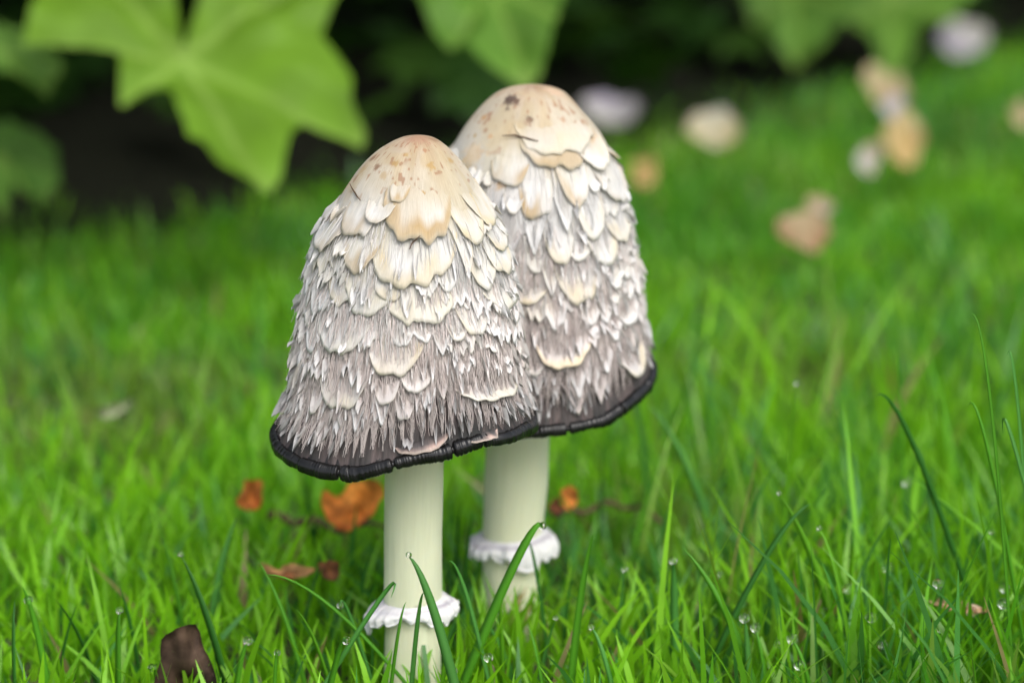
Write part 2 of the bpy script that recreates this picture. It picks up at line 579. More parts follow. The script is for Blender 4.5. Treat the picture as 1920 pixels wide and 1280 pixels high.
def make_scale(cap, phi0, s_bot, width, length, kind, lift, rng, tip_col=None, tip_amt=0.6, curl=0.0, whiten=0.5, name='scale', parent=None, thick=0.0003, slant=0.0):
    na = int(np.clip(width / 0.00040, 7, 40))
    nb = int(np.clip(length / 0.0007, 6, 14))
    a = np.linspace(-1, 1, na)
    b = np.linspace(0, 1, nb)
    k = int(rng.integers(0, 200))
    jag = vnoise(a * width / 0.0011 + k, a * 0 + k * 0.37, cap.seed + 41)
    jag2 = vnoise(a * width / 0.0032 + k, a * 0 + k * 0.17, cap.seed + 42)
    if kind == 'tongue':
        L = (1 - 0.78 * np.abs(a) ** 2.6) + (0.018 * jag if width > 0.006 else 0.04 * jag) + 0.07 * jag2
    elif kind == 'tooth':
        L = 1 - 0.85 * np.abs(a - 0.25 * rng.uniform(-1, 1)) ** 1.15 + 0.05 * jag
    elif kind == 'ragged':
        nt_ = rng.integers(2, 5)
        L = (1 - 0.35 * np.abs(a) ** 2) * (0.62 + 0.38 * np.abs(np.sin((a + rng.uniform(-.3, .3)) * np.pi * nt_ / 2 + rng.uniform(0, 3))) ** 0.8) + 0.10 * jag
    else:  # shelf: a broad, nearly straight torn lip
        L = (1 - 0.6 * np.abs(a) ** 3.4) + 0.02 * jag + 0.09 * jag2
    L = np.clip(L, 0.12, 1.2)
    A, Bb = np.meshgrid(a, b, indexing='ij')
    Lc = L[:, None]
    s = s_bot - length + length * Bb * Lc + slant * length * A
    s = np.maximum(s, cap.S * 0.004)
    rr = np.maximum(cap.rad(s_bot - length * 0.4), 0.002)
    wig = 0.04 * vnoise(A * 2 + k, Bb * 3 + k * .7, cap.seed + 43)
    conv = 1.0
    if kind == 'tooth':
        conv = 1 - 0.25 * Bb
    phi = phi0 + (A * conv + wig * Bb) * (width / 2) / rr
    P, n, ts = cap.frame(phi, s)
    ridge = vnoise(A * width / 0.0007 + k, Bb * 2 + k, cap.seed + 44)
    prof = Bb ** 2.3
    edge = 1 - 0.9 * np.abs(A) ** 2.6
    wob = 0.5 * vnoise(A * 1.6 + k * .31, Bb * 2.2 + k, cap.seed + 45)
    side = 1 - sstep(0.62, 1.0, np.abs(A))
    h = -0.0008 * (1 - sstep(0, 0.55, Bb)) + lift * prof * edge * (1 + wob * 0.8) + 0.00010 * ridge * sstep(0.05, 0.3, Bb) + 0.00035 * sstep(0.2, 0.7, Bb) * side - 0.0004 * (1 - side) * (1 - 0.5 * prof)
    tipw = sstep(0.55, 1.0, Bb)
    top = P + n * h[..., None] + n * (curl * tipw ** 2)[..., None] - ts * (abs(curl) * 0.5 * tipw ** 2)[..., None]
    th = thick * (1 - 0.72 * sstep(.72, 1.0, Bb)) * (1 - 0.5 * np.abs(A) ** 6)
    bot = top - n * th[..., None]
    V = np.concatenate([top.reshape(-1, 3), bot.reshape(-1, 3)])
    n1 = na * nb
    f1 = grid_faces(na, nb)
    f2 = grid_faces(na, nb, off=n1)[:, ::-1]
    idx = np.arange(n1).reshape(na, nb)
    loop = np.concatenate([idx[:, 0], idx[-1, 1:], idx[::-1, -1][1:], idx[0, ::-1][1:]])
    l2 = loop[1:]
    l1 = loop[:-1]
    f3 = np.stack([l2, l1, l1 + n1, l2 + n1], -1)
    dup = width < 0.0042
    if dup:      # crisp edge: the narrow side strip keeps its own vertices
        nl_ = len(loop)
        V = np.concatenate([V, V[loop], V[loop + n1]])
        q0 = 2 * n1 + np.arange(nl_ - 1)
        f3 = np.stack([q0 + 1, q0, q0 + nl_, q0 + nl_ + 1], -1)
    # pigment
    C = cap_colour(cap, phi, s * 0.96)
    white = np.array([.66, .655, .655])
    w = whiten * sstep(0.35, 0.95, Bb) * (1 - 0.6 * sstep(.6, 1, np.abs(A)))
    C = C * (1 - w[..., None]) + white * w[..., None]
    if tip_col is not None:
        bl = 1.15 * sstep(0.56, 0.95, Bb + 0.25 * vnoise(A * 3 + k, Bb * 3, cap.seed + 46)) * tip_amt * (0.65 + 0.5 * vnoise(A * 1.5 + k * .7, Bb * 1.5 + 9, cap.seed + 47))
        bl = np.clip(bl, 0, 1)
        C = C * (1 - bl[..., None]) + np.array(tip_col) * bl[..., None]
        lip = sstep(.92, 1.0, Bb) * 0.35
        C = C * (1 - lip[..., None]) + np.array([.62, .58, .48]) * lip[..., None]
    C = np.concatenate([C.reshape(-1, 3)] * 2)
    fib = np.stack([phi * 0.03 + k * 0.01, s, np.zeros_like(s)], -1).reshape(-1, 3)
    fib = np.concatenate([fib, fib])
    if dup:
        C = np.concatenate([C, C[loop], C[loop]])
        fib = np.concatenate([fib, fib[loop], fib[loop]])
    if parent is None:
        return V, [f1, f2, f3], C, fib
    me = mesh_np(name, V, [f1, f2, f3], {'Col': C, 'fib': fib})
    return obj(name, me, M['scale'], parent)


def make_threads(cap, n, rng, parent, lo=0.45, hi=0.875, c0=(.80, .73, .705), c1=(.68, .585, .56), nb=80, name='fibres', ln=(0.0035, 0.0085)):
    """fine loose fibres combed down the lower cap: far too many to count"""
    K = 7
    t0 = lo + (hi - lo) * rng.random(n) ** 0.6
    s0 = t0 * cap.S
    phi0 = rng.uniform(-np.pi, np.pi, n)
    ln = rng.uniform(ln[0], ln[1], n)
    ln = np.minimum(ln, cap.S * (0.965 + 0.045 * vnoise(phi0 * 14 + 50, phi0 * 0, cap.seed + 55)) - s0)
    b = np.linspace(0, 1, K)
    # bundle: fibres converge on shared tips
    bund = np.round((phi0 / (2 * np.pi)) * nb + 0.6 * vnoise(phi0 * 3 + 10, t0 * 30, cap.seed + 51)) / nb * 2 * np.pi
    conv = (rng.uniform(0.2, 0.8, n) + 0.5 * sstep(.66, .86, t0))[:, None]
    phi = phi0[:, None] + (bund - phi0)[:, None] * conv * b[None] ** 1.4
    wav = rng.uniform(-1, 1, (n, 1)) * 0.018 * np.sin(b[None] * rng.uniform(2, 6, (n, 1)) + rng.uniform(0, 6, (n, 1)))
    phi = phi + wav
    s = s0[:, None] + ln[:, None] * b[None]
    P, nn, ts = cap.frame(phi, s)
    lift = (rng.uniform(0.0001, 0.0011, n) + 0.0012 * (rng.random(n) < 0.06))[:, None] * (b[None] ** 1.3) + 0.00025 * np.sin(np.pi * b)[None] + 0.00012
    P = P + nn * lift[..., None]
    side = np.cross(ts, nn)
    w = rng.uniform(0.00005, 0.00013, n)[:, None] * (1 - 0.6 * b[None] ** 2)
    V0 = P - side * w[..., None]
    V1 = P + side * w[..., None]
    V2 = P + nn * (w * 1.2)[..., None]
    V = np.stack([V0, V2, V1], 2).reshape(-1, 3)       # n,K,3verts
    base = (np.arange(n)[:, None] * K + np.arange(K - 1)[None]) * 3
    q = np.concatenate([np.stack([base + i, base + 3 + i, base + 3 + (i + 1) % 3, base + (i + 1) % 3], -1).reshape(-1, 4) for i in range(3)])
    c0 = np.array(c0)
    c1 = np.array(c1)
    m_ = rng.random(n)[:, None]
    C = c0 * m_ + c1 * (1 - m_)
    te = t0 + ln / cap.S
    C = C * (1 - 0.30 * sstep(0.62, 0.95, te)[:, None])     # greyer, ageing flesh towards the margin
    C = np.repeat(C, K * 3, 0)
    fib = np.zeros((len(V), 3))
    fib[:, 0] = np.repeat(rng.random(n), K * 3)
    me = mesh_np(name, V, q, {'Col': C, 'fib': fib})
    o = obj(name, me, M['thread'], parent)
    tag(o, kind='stuff')
    return o


def make_rim(cap, parent, notches, seed):
    nu, nv = 1500, 12
    phi = np.linspace(-np.pi, np.pi, nu, endpoint=False)
    P, n, ts = cap.frame(phi, np.full(nu, cap.S))
    P = P + n * 0.0003
    tg = np.roll(P, -1, 0) - np.roll(P, 1, 0)
    tg /= np.linalg.norm(tg, axis=1)[:, None]
    u = phi / (2 * np.pi)
    rad = 0.00122 * (1 + 0.22 * vnoise(u * 26 + 60, u * 0 + 2.5, seed + 61, 26) + 0.14 * vnoise(u * 60 + 60, u * 0 + 2.5, seed + 62, 60))
    rad *= 1 + 0.055 * np.sin(phi * 230 + 6 * np.sin(phi * 9) + 3 * np.sin(phi * 31)) * (0.4 + 0.6 * sstep(-.3, .5, vnoise(u * 20 + 9, u * 0 + 1.5, seed + 66, 20))) + 0.08 * vnoise(u * 250 + 10, u * 0, seed + 63, 250)
    for pn in notches:
        d = np.abs((phi - pn + np.pi) % (2 * np.pi) - np.pi)
        rad *= 1 - 0.55 * sstep(0.022, 0.004, d)
    al = np.linspace(0, 2 * np.pi, nv, endpoint=False)
    wave = 0.0003 * vnoise(u * 40 + 60, u * 0 + 4.5, seed + 64, 40)
    Pc = P + np.array([0, 0, 1.0]) * wave[:, None]
    e1 = n
    e2 = np.cross(tg, e1)
    V = Pc[:, None] + (rad[:, None] * np.cos(al))[..., None] * e1[:, None] + (1.35 * rad[:, None] * np.sin(al))[..., None] * e2[:, None]
    idx = np.arange(nu * nv).reshape(nu, nv)
    q = np.stack([idx, np.roll(idx, -1, 1), np.roll(np.roll(idx, -1, 0), -1, 1), np.roll(idx, -1, 0)], -1).reshape(-1, 4)
    C = np.full((nu * nv, 3), 0.005)
    g = 0.5 + 0.5 * vnoise(u * 120 + 5, u * 0 + 8, seed + 65, 120)
    C += (0.007 * g)[:, None].repeat(nv, 1).reshape(-1, 1) * np.array([1, .95, 1.0])
    return obj('inky_rim', mesh_np('inky_rim', V.reshape(-1, 3), q[:, ::-1], {'Col': C}), M['ink'], parent)


def make_gills(cap, parent, stem_r):
    nu, nv = 360, 10
    phi = np.linspace(-np.pi, np.pi, nu, endpoint=False)
    Pr, n, ts = cap.frame(phi, np.full(nu, cap.S - 0.0004))
    top = np.array([cap.xk[-1], cap.Yw, cap.zk[-1] + 0.030])
    b = np.linspace(0, 1, nv)
    inner = top + stem_r * 0.9 * np.stack([np.sin(phi), -np.cos(phi), 0 * phi], -1)
    V = Pr[:, None] * (1 - b)[None, :, None] + inner[:, None] * b[None, :, None]
    V[..., 2] += (0.006 * np.sin(np.pi * b))[None] + (0.0012 * np.sign(np.sin(phi * 90)))[:, None] * np.sin(np.pi * b)[None]
    return obj('gills', mesh_np('gills', V.reshape(-1, 3), grid_faces(nu, nv, True)[:, ::-1]), M['gill'], parent)


def make_stem(path_px, Yw, parent, z_ground, cavity_shade, seed, ring_y):
    """path_px: (row, left px, right px)"""
    rows = np.array(path_px, float)
    yq = np.linspace(rows[0, 0], rows[-1, 0], 90)
    l = np.interp(yq, rows[:, 0], rows[:, 1])
    r = np.interp(yq, rows[:, 0], rows[:, 2])
    P = np.array([at_y((a + b_) / 2, y, Yw) for a, b_, y in zip(l, r, yq)])
    dep = project(P)[2]
    rad = (r - l) / 2 * dep / FPX
    nu = 96
    phi = np.linspace(-np.pi, np.pi, nu, endpoint=False)
    u = phi / (2 * np.pi)
    U, T = np.meshgrid(u, np.linspace(0, 1, 90), indexing='ij')
    rr = rad[None] * (1 + 0.012 * vnoise(U * 9 + 30, T * 6, seed + 1, 9) + 0.008 * vnoise(U * 40 + 30, T * 10, seed + 2, 40))
    V = P[None] + rr[..., None] * np.stack([np.sin(phi), -np.cos(phi), 0 * phi], -1)[:, None]
    base = np.array([.63, .645, .47])
    C = np.broadcast_to(base, V.shape).copy()
    nz = vnoise(U * 6 + 30, T * 8, seed + 5, 6)
    C += 0.04 * nz[..., None] * np.array([1, 1, .6])
    st = sstep(0.1, 0.6, vnoise(U * 30 + 5, T * 8, seed + 6, 30)) * sstep(0.55, 0.85, T)
    C = C * (1 - 0.25 * st[..., None]) + np.array([.46, .43, .30]) * 0.25 * st[..., None]
    if cavity_shade:  # hollow under the ring: its shade and the stem's brown painted in
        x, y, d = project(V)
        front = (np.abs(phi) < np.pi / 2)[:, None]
        for (sx, sy, rx, ry) in cavity_shade:
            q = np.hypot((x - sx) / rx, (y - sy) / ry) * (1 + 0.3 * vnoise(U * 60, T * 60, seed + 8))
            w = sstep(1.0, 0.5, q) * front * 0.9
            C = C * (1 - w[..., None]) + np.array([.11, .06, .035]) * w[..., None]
    fib = np.stack([U * 0.05, T * 0.12, 0 * U], -1)
    F = grid_faces(nu, 90, True)[:, ::-1]
    o = obj('stem', mesh_np('stem', V.reshape(-1, 3), F, {'Col': C.reshape(-1, 3), 'fib': fib.reshape(-1, 3)}), M['stem'], parent)

    def at_row(y):
        k = np.interp(y, yq, np.arange(90))
        i = int(k)
        return P[i], rad[i]
    return o, at_row


def make_ring(c, rad, out_fn, drop_fn, parent, seed, tilt=(0, 0)):
    """torn collar left round the stem"""
    nu, nv = 220, 12
    phi = np.linspace(-np.pi, np.pi, nu, endpoint=False)
    u = phi / (2 * np.pi)
    b = np.linspace(0, 1, nv)
    out = out_fn(phi) * (1 + 0.25 * vnoise(u * 14 + 20, u * 0, seed + 1, 14) + 0.16 * vnoise(u * 60 + 20, u * 0 + 4, seed + 2, 60))
    drop = drop_fn(phi) * (1 + 0.6 * vnoise(u * 12 + 20, u * 0 + 9, seed + 3, 12) + 0.4 * vnoise(u * 44 + 20, u * 0 + 2, seed + 4, 44))
    U, B = np.meshgrid(u, b, indexing='ij')
    r = rad * 0.97 + out[:, None] * np.sin(B * np.pi * 0.62) / math.sin(math.pi * 0.5)
    z = 0.0022 * (1 - B) - drop[:, None] * B ** 1.8 + 0.0006 * vnoise(U * 20 + 20, B * 4, seed + 5, 20) * B
    r = r + 0.0004 * vnoise(U * 30 + 20, B * 5, seed + 6, 30) * B
    dirv = np.stack([np.sin(phi), -np.cos(phi), 0 * phi], -1)
    top = c + r[..., None] * dirv[:, None]
    top[..., 2] += z + (tilt[0] * np.sin(phi) + tilt[1] * -np.cos(phi))[:, None] * r
    bot = top.copy()
    bot[..., 2] -= 0.0007 * (1 - 0.6 * B)
    bot -= dirv[:, None] * (0.0005 * (B))[..., None]
    V = np.concatenate([top.reshape(-1, 3), bot.reshape(-1, 3)])
    n1 = nu * nv
    f1 = grid_faces(nu, nv, True)[:, ::-1]
    f2 = grid_faces(nu, nv, True, n1)
    i0 = np.arange(nu) * nv + nv - 1
    i1 = np.roll(i0, -1)
    f3 = np.stack([i0, i1, i1 + n1, i0 + n1], -1)
    C = np.broadcast_to(np.array([.66, .65, .65]), (nu, nv, 3)).copy()
    band = np.exp(-((B - 0.34 - 0.06 * vnoise(U * 12 + 4, B * 0, seed + 7, 12)) / 0.07) ** 2) * (0.35 + 0.5 * sstep(-.3, .5, vnoise(U * 7 + 4, B * 0 + 5, seed + 8, 7)))
    C = C * (1 - band[..., None]) + np.array([.25, .22, .29]) * band[..., None]
    vio = sstep(0.2, -0.9, np.sin(phi))[:, None] * 0.5 * (1 - B)
    C = C * (1 - vio[..., None]) + np.array([.42, .41, .47]) * vio[..., None]
    C = np.concatenate([C.reshape(-1, 3)] * 2)
    fib = np.stack([U * 0.06, B * 0.01, 0 * U], -1).reshape(-1, 3)
    return obj('ring', mesh_np('ring', V, [f1, f2, f3], {'Col': C, 'fib': np.concatenate([fib, fib])}), M['ring'], parent)


TAN = (.38, .255, .105)
CREAM = (.56, .455, .27)
YEL = (.62, .56, .42)
BROWN = (.20, .10, .055)
DARK = (.06, .035, .03)


def populate(cap, capobj, heroes, rng, n_mid, n_tuft):
    placed = []
    for (px, py, w, l, kind, lift, tipc, amt, curl, wh) in heroes:
        a, s = cap.find(px, py)
        p = cap.px
        ca = max(0.35, math.cos(a))
        make_scale(cap, a, s, w * p * 1.22 / ca ** 0.7, l * p * 1.35, kind, lift * p * 0.62, rng, tipc, amt, curl * p, wh, 'scale', capobj, thick=0.00036)
        placed.append((a, s, w * p / 2))
    # mid-size torn scales in loose rows all round the cap
    cnt = 0
    tries = 0
    while cnt < n_mid and tries < 6000:
        tries += 1
        t = 0.33 + 0.56 * rng.random() ** 0.9
        a = rng.uniform(-np.pi, np.pi)
        s = t * cap.S
        r = cap.rad(s)
        w = rng.uniform(0.0045, 0.0110) * (1.25 - 0.6 * t)
        ok = True
        for (a2, s2, hw) in placed:
            da = abs((a - a2 + np.pi) % (2 * np.pi) - np.pi) * r
            if da < (hw + w / 2) * 0.62 and -0.0034 < s - s2 < 0.0034 or (da < hw and s2 - 0.75 * 2 * hw < s < s2):
                ok = False
                break
        if not ok:
            continue
        cnt += 1
        placed.append((a, s, w / 2))
        kind = rng.choice(['tongue', 'ragged', 'shelf', 'tooth'], p=[.42, .36, .07, .15])
        make_scale(cap, a, s, w, rng.uniform(0.0055, 0.0100), kind, rng.uniform(0.0004, 0.0012), rng,
                   TAN if t < 0.42 else CREAM, rng.uniform(0.1, 0.7) * (0.75 if t < 0.5 else 0.3), rng.uniform(0, 0.0008), rng.uniform(0.25, 0.6), 'scale', capobj, slant=rng.uniform(-.12, .12))
    # small pointed tufts, denser towards the rim; those round the far side are one mass
    back = []
    for i in range(n_tuft + 260):
        t = 0.42 + 0.565 * rng.random() ** 0.62
        a = rng.uniform(-1.9, 1.9) if i < n_tuft else rng.uniform(1.7, 2 * np.pi - 1.7)
        s = t * cap.S
        big = rng.random() < 0.3
        r_ = make_scale(cap, a, s, rng.uniform(0.0009, 0.0019) * (1.9 if big else 1), rng.uniform(0.0042, 0.0078) * (1.15 if big else 1), rng.choice(['tooth', 'ragged'], p=[.8, .2]),
                        rng.uniform(0.0006, 0.0019) * (1.15 - 0.4 * t), rng, None, 0, rng.uniform(-0.0001, 0.0007), rng.uniform(0.45, 0.95) * (1.0 - 0.3 * sstep(.85, 1, t)),
                        'tuft', capobj if i < n_tuft else None, thick=0.00022, slant=rng.uniform(-.2, .2))
        if i >= n_tuft:
            back.append(r_)
    off = 0
    VV, F4, CC, FB = [], [], [], []
    for (V, F, C, fb) in back:
        VV.append(V)
        F4 += [f + off for f in F]
        CC.append(C)
        FB.append(fb)
        off += len(V)
    o = obj('back_tufts', mesh_np('back_tufts', np.concatenate(VV), np.concatenate(F4), {'Col': np.concatenate(CC), 'fib': np.concatenate(FB)}), M['scale'], capobj)
    tag(o, kind='stuff')


# ---- front mushroom
YF = 0.5744
front = empty('shaggy_ink_cap', (at_y(772, 1330, YF)[0], YF, 0))
tag(front, 'shaggy white mushroom in front, its tan-topped cap hiding the other cap\'s side, broad black rim', 'mushroom', 'pair of shaggy ink cap mushrooms')
rows_f = [(254, 0), (255.5, 16), (259, 32), (266, 46), (280, 66), (300, 85), (325, 106), (350, 123), (375, 138), (400, 152), (430, 166), (460, 176), (500, 184), (550, 193),
          (600, 200), (650, 205), (700, 210), (750, 216), (780, 221), (800, 226)]
capF = Cap(rows_f, [(254, 783), (300, 775), (500, 769), (650, 767), (800, 764)], 797, YF,
           [(-180, 0), (-130, 0), (-100, 0), (-90, 3), (-75, 18), (-51, 26), (-24, 24), (-9, 5), (10, -14), (36, -29), (67, -20), (90, -4), (130, 6), (180, 0)],
           [(-180, 4), (-110, 12), (-85, 20), (-60, 14), (-20, 6), (30, 4), (90, 8), (140, 4), (180, 4)], 100, 254)


def unparent_to(o, root):
    o.parent = root
    o.matrix_parent_inverse = root.matrix_world.inverted()


def local_children(root, loc):
    """meshes are authored in world coordinates: shift them so they hang from the root"""
    for ch in root.children:
        ch.location = (-loc[0], -loc[1], -loc[2])


spots_f = [(785, 260, 30, (.36, .20, .13), .6), (815, 262, 14, BROWN, .5), (700, 297, 9, BROWN, .8), (708, 312, 8, BROWN, .8), (741, 308, 8, TAN, .8), (808, 312, 9, TAN, .9),
           (797, 283, 6, (.34, .18, .1), .9), (762, 292, 7, TAN, .8), (640, 484, 5, DARK, 1), (845, 300, 8, TAN, .8), (630, 370, 28, (.50, .33, .18), .7), (622, 400, 16, (.42, .26, .14), .7),
           (655, 345, 24, (.60, .44, .26), .6), (832, 395, 4, BROWN, .8), (793, 362, 5, TAN, .9), (664, 430, 22, TAN, .6), (720, 330, 10, TAN, .5), (680, 320, 14, TAN, .5)]
capFo = build_cap_body(capF, spots_f, M['cap'], front)
rngF = np.random.default_rng(21)
heroes_f = [
    # px, py (bottom), width, length, kind, lift px, tip colour, amount, curl px, whiten
    (785, 462, 112, 120, 'shelf', 9, TAN, .9, 3, .25), (662, 447, 62, 90, 'shelf', 6, TAN, .95, 2, .2), (746, 384, 36, 40, 'tongue', 5, TAN, .9, 1, .3),
    (886, 458, 52, 90, 'tongue', 8, CREAM, .9, 3, .4), (918, 425, 46, 80, 'tongue', 8, CREAM, .8, 3, .4), (608, 468, 46, 70, 'shelf', 12, TAN, .6, 5, .5), (938, 470, 40, 60, 'tongue', 8, CREAM, .9, 3, .4),
    (775, 534, 138, 100, 'shelf', 8, CREAM, .8, 4, .35), (668, 514, 66, 70, 'tongue', 7, TAN, .75, 3, .35), (600, 520, 44, 60, 'ragged', 8, CREAM, .4, 3, .5), (868, 520, 48, 80, 'tooth', 7, CREAM, .6, 3, .6),
    (905, 540, 56, 90, 'tongue', 9, CREAM, .6, 4, .5), (940, 515, 46, 80, 'tongue', 10, CREAM, .8, 4, .5), (945, 575, 66, 80, 'shelf', 9, YEL, .8, 4, .5),
    (690, 598, 92, 85, 'tongue', 8, YEL, .7, 3, .45), (790, 612, 120, 90, 'shelf', 8, YEL, .7, 4, .4), (635, 662, 98, 70, 'tongue', 8, YEL, .6, 4, .45), (890, 632, 56, 75, 'tongue', 8, CREAM, .5, 4, .6),
    (855, 585, 50, 60, 'ragged', 7, None, 0, 2, .7), (595, 590, 50, 60, 'ragged', 8, None, 0, 3, .6), (740, 709, 96, 72, 'tongue', 9, CREAM, .8, 4, .4), (828, 668, 46, 52, 'tooth', 8, None, 0, 3, .85),
    (775, 648, 70, 40, 'ragged', 7, None, 0, 2, .8), (640, 768, 92, 76, 'tongue', 9, YEL, .6, 4, .45), (925, 752, 104, 48, 'shelf', 13, YEL, .9, 8, .7), (668, 730, 34, 48, 'tooth', 9, None, 0, 3, .85),
    (955, 645, 40, 60, 'ragged', 9, None, 0, 4, .7), (585, 660, 46, 50, 'ragged', 8, None, 0, 3, .6), (672, 812, 42, 56, 'tooth', 8, None, 0, 3, .8), (715, 800, 40, 60, 'tooth', 8, None, 0, 3, .8),
    (800, 768, 30, 60, 'ragged', 7, None, 0, 2, .85), (900, 600, 46, 60, 'ragged', 8, None, 0, 3, .6), (820, 560, 70, 60, 'ragged', 6, None, 0, 2, .5), (730, 565, 60, 60, 'tongue', 6, CREAM, .5, 2, .4),
    (640, 575, 60, 70, 'tongue', 7, CREAM, .5, 3, .4), (580, 555, 40, 60, 'tooth', 9, None, 0, 4, .6), (870, 700, 40, 40, 'ragged', 6, None, 0, 2, .7), (560, 640, 40, 50, 'tooth', 8, None, 0, 4, .6),
]
populate(capF, capFo, heroes_f, rngF, 100, 300)
# pinkish bare skin along the rim
for (px, py, w, l) in ((790, 848, 100, 34), (905, 828, 76, 26)):
    a, s = capF.find(px, py)
    make_scale(capF, a, s, w * capF.px, l * capF.px, 'shelf', 0.0016, rngF, (.60, .42, .36), 1.0, 0.0002, .1, 'margin_skin', capFo)
make_threads(capF, 10000, rngF, capFo)
make_threads(capF, 2600, rngF, capFo, 0.28, 0.62, (.70, .69, .68), (.64, .61, .59), 220, 'silky_fibres', (0.004, 0.010))
make_rim(capF, capFo, [capF.find(x, y)[0] for x, y in ((737, 858), (848, 838), (902, 826), (640, 880))], 100)
make_gills(capF, capFo, 0.0066)
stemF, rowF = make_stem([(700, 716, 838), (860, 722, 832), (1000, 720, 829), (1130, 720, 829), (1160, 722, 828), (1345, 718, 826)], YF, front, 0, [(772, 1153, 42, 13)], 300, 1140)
pc, pr = rowF(1135)
make_ring(pc, pr, lambda p: 0.0034 + 0.0010 * np.cos(p * 2 + 2.6), lambda p: 0.0026 + 0.0012 * np.cos(2 * p - np.pi), front, 320, (0.09, 0))

# ---- rear mushroom
YR = YF + 0.050
rear = empty('shaggy_ink_cap', (at_y(985, 1250, YR)[0], YR, 0))
tag(rear, 'shaggy white mushroom standing half behind the other, its rim tilting up on the bare side', 'mushroom', 'pair of shaggy ink cap mushrooms')
rows_r = [(159.5, 0), (161, 22), (165, 42), (174, 64), (190, 82), (204, 94), (225, 112), (243, 125), (267, 140), (299, 155), (335, 168), (366, 177), (400, 183), (453, 190), (500, 195),
          (550, 201), (600, 207), (650, 211), (700, 216), (742, 222)]
capR = Cap(rows_r, [(159, 996), (204, 994), (400, 993), (742, 990)], 742, YR,
           [(-180, -10), (-120, 30), (-90, 40), (-50, 20), (-10, 6), (10, 0), (35, -8), (55, -26), (75, -44), (90, -56), (120, -60), (150, -36), (180, -10)],
           [(-180, 4), (-90, 6), (0, 4), (60, 6), (90, 10), (130, 6), (180, 4)], 150, 160)
spots_r = [(958, 186, 17, DARK, .9), (968, 192, 9, (.12, .07, .05), .9), (993, 224, 8, DARK, .95), (990, 230, 9, (.30, .2, .13), .6), (1055, 225, 7, (.40, .26, .17), .9), (906, 222, 9, (.42, .25, .12), .9),
           (1000, 265, 9, (.2, .14, .1), .5), (1080, 195, 14, (.45, .27, .17), .6), (1040, 172, 24, (.58, .40, .27), .6), (936, 347, 12, (.56, .36, .17), .8), (920, 255, 6, (.45, .28, .15), .8),
           (890, 253, 6, TAN, .8), (1115, 258, 24, (.58, .42, .28), .6), (1122, 240, 8, (.4, .25, .15), .7), (870, 330, 40, TAN, .5), (1005, 405, 12, TAN, .7), (950, 205, 5, DARK, .7), (885, 290, 30, (.66, .5, .32), .6)]
capRo = build_cap_body(capR, spots_r, M['cap'], rear)
rngR = np.random.default_rng(33)
heroes_r = [
    (1050, 316, 110, 80, 'shelf', 8, TAN, .95, 2, .2), (1060, 288, 130, 70, 'shelf', 7, CREAM, .5, 2, .3), (1120, 318, 58, 62, 'tongue', 10, CREAM, .5, 4, .8), (1156, 300, 26, 30, 'tongue', 14, TAN, .95, 0, .1),
    (1082, 386, 54, 80, 'tongue', 8, TAN, .7, 3, .45), (1160, 380, 56, 78, 'tongue', 10, TAN, .6, 4, .5), (1005, 410, 54, 80, 'shelf', 6, TAN, .8, 2, .3), (950, 350, 60, 60, 'shelf', 5, TAN, .7, 1, .2),
    (1085, 572, 76, 85, 'tongue', 9, CREAM, .7, 4, .45), (1048, 500, 52, 80, 'tongue', 8, CREAM, .6, 3, .45), (1130, 500, 60, 90, 'tongue', 9, CREAM, .5, 4, .55), (1165, 455, 56, 70, 'tongue', 10, CREAM, .5, 4, .55),
    (1112, 450, 50, 80, 'tongue', 8, CREAM, .4, 3, .55), (1058, 690, 96, 60, 'tongue', 12, (.74, .58, .38), .75, 6, .5), (1186, 706, 50, 60, 'tongue', 14, CREAM, .8, 7, .7), (988, 572, 64, 40, 'shelf', 9, CREAM, .8, 4, .4),
    (1185, 560, 44, 60, 'ragged', 10, None, 0, 4, .6), (1120, 610, 60, 50, 'ragged', 8, None, 0, 3, .6), (1160, 540, 50, 60, 'ragged', 9, None, 0, 4, .6), (1040, 620, 60, 60, 'ragged', 8, None, 0, 3, .6),
    (1005, 480, 50, 70, 'tooth', 7, None, 0, 3, .5), (1030, 560, 40, 50, 'tooth', 7, None, 0, 3, .6), (1150, 640, 50, 50, 'ragged', 9, None, 0, 3, .6), (1010, 745, 40, 60, 'tooth', 8, None, 0, 3, .7),
    (1085, 745, 46, 60, 'tooth', 8, None, 0, 3, .7), (1130, 705, 44, 60, 'tooth', 8, None, 0, 3, .7), (1075, 780, 44, 50, 'tooth', 8, (.62, .48, .44), .4, 3, .4), (1125, 760, 40, 46, 'tooth', 8, (.62, .48, .44), .4, 3, .4),
    (1175, 610, 44, 50, 'tongue', 10, None, 0, 4, .6), (1060, 440, 46, 60, 'tooth', 7, None, 0, 2, .6),
]
populate(capR, capRo, heroes_r, rngR, 100, 300)
make_threads(capR, 10000, rngR, capRo)
make_threads(capR, 2600, rngR, capRo, 0.28, 0.62, (.70, .69, .68), (.64, .61, .59), 220, 'silky_fibres', (0.004, 0.010))
make_rim(capR, capRo, [capR.find(x, y)[0] for x, y in ((1065, 805), (1160, 760))], 150)
make_gills(capR, capRo, 0.0072)
stemR, rowR = make_stem([(660, 908, 1032), (815, 912, 1030), (900, 908, 1028), (985, 905, 1018), (1015, 905, 1014), (1060, 905, 1010), (1150, 906, 1008), (1262, 904, 1004)], YR, rear, 0, None, 340, 1020)
pc, pr = rowR(1016)
make_ring(pc, pr, lambda p: 0.0036 + 0.0008 * np.cos(p * 2 + 2.6), lambda p: 0.0034 + 0.0012 * np.sin(p), rear, 360, (0.10, 0))
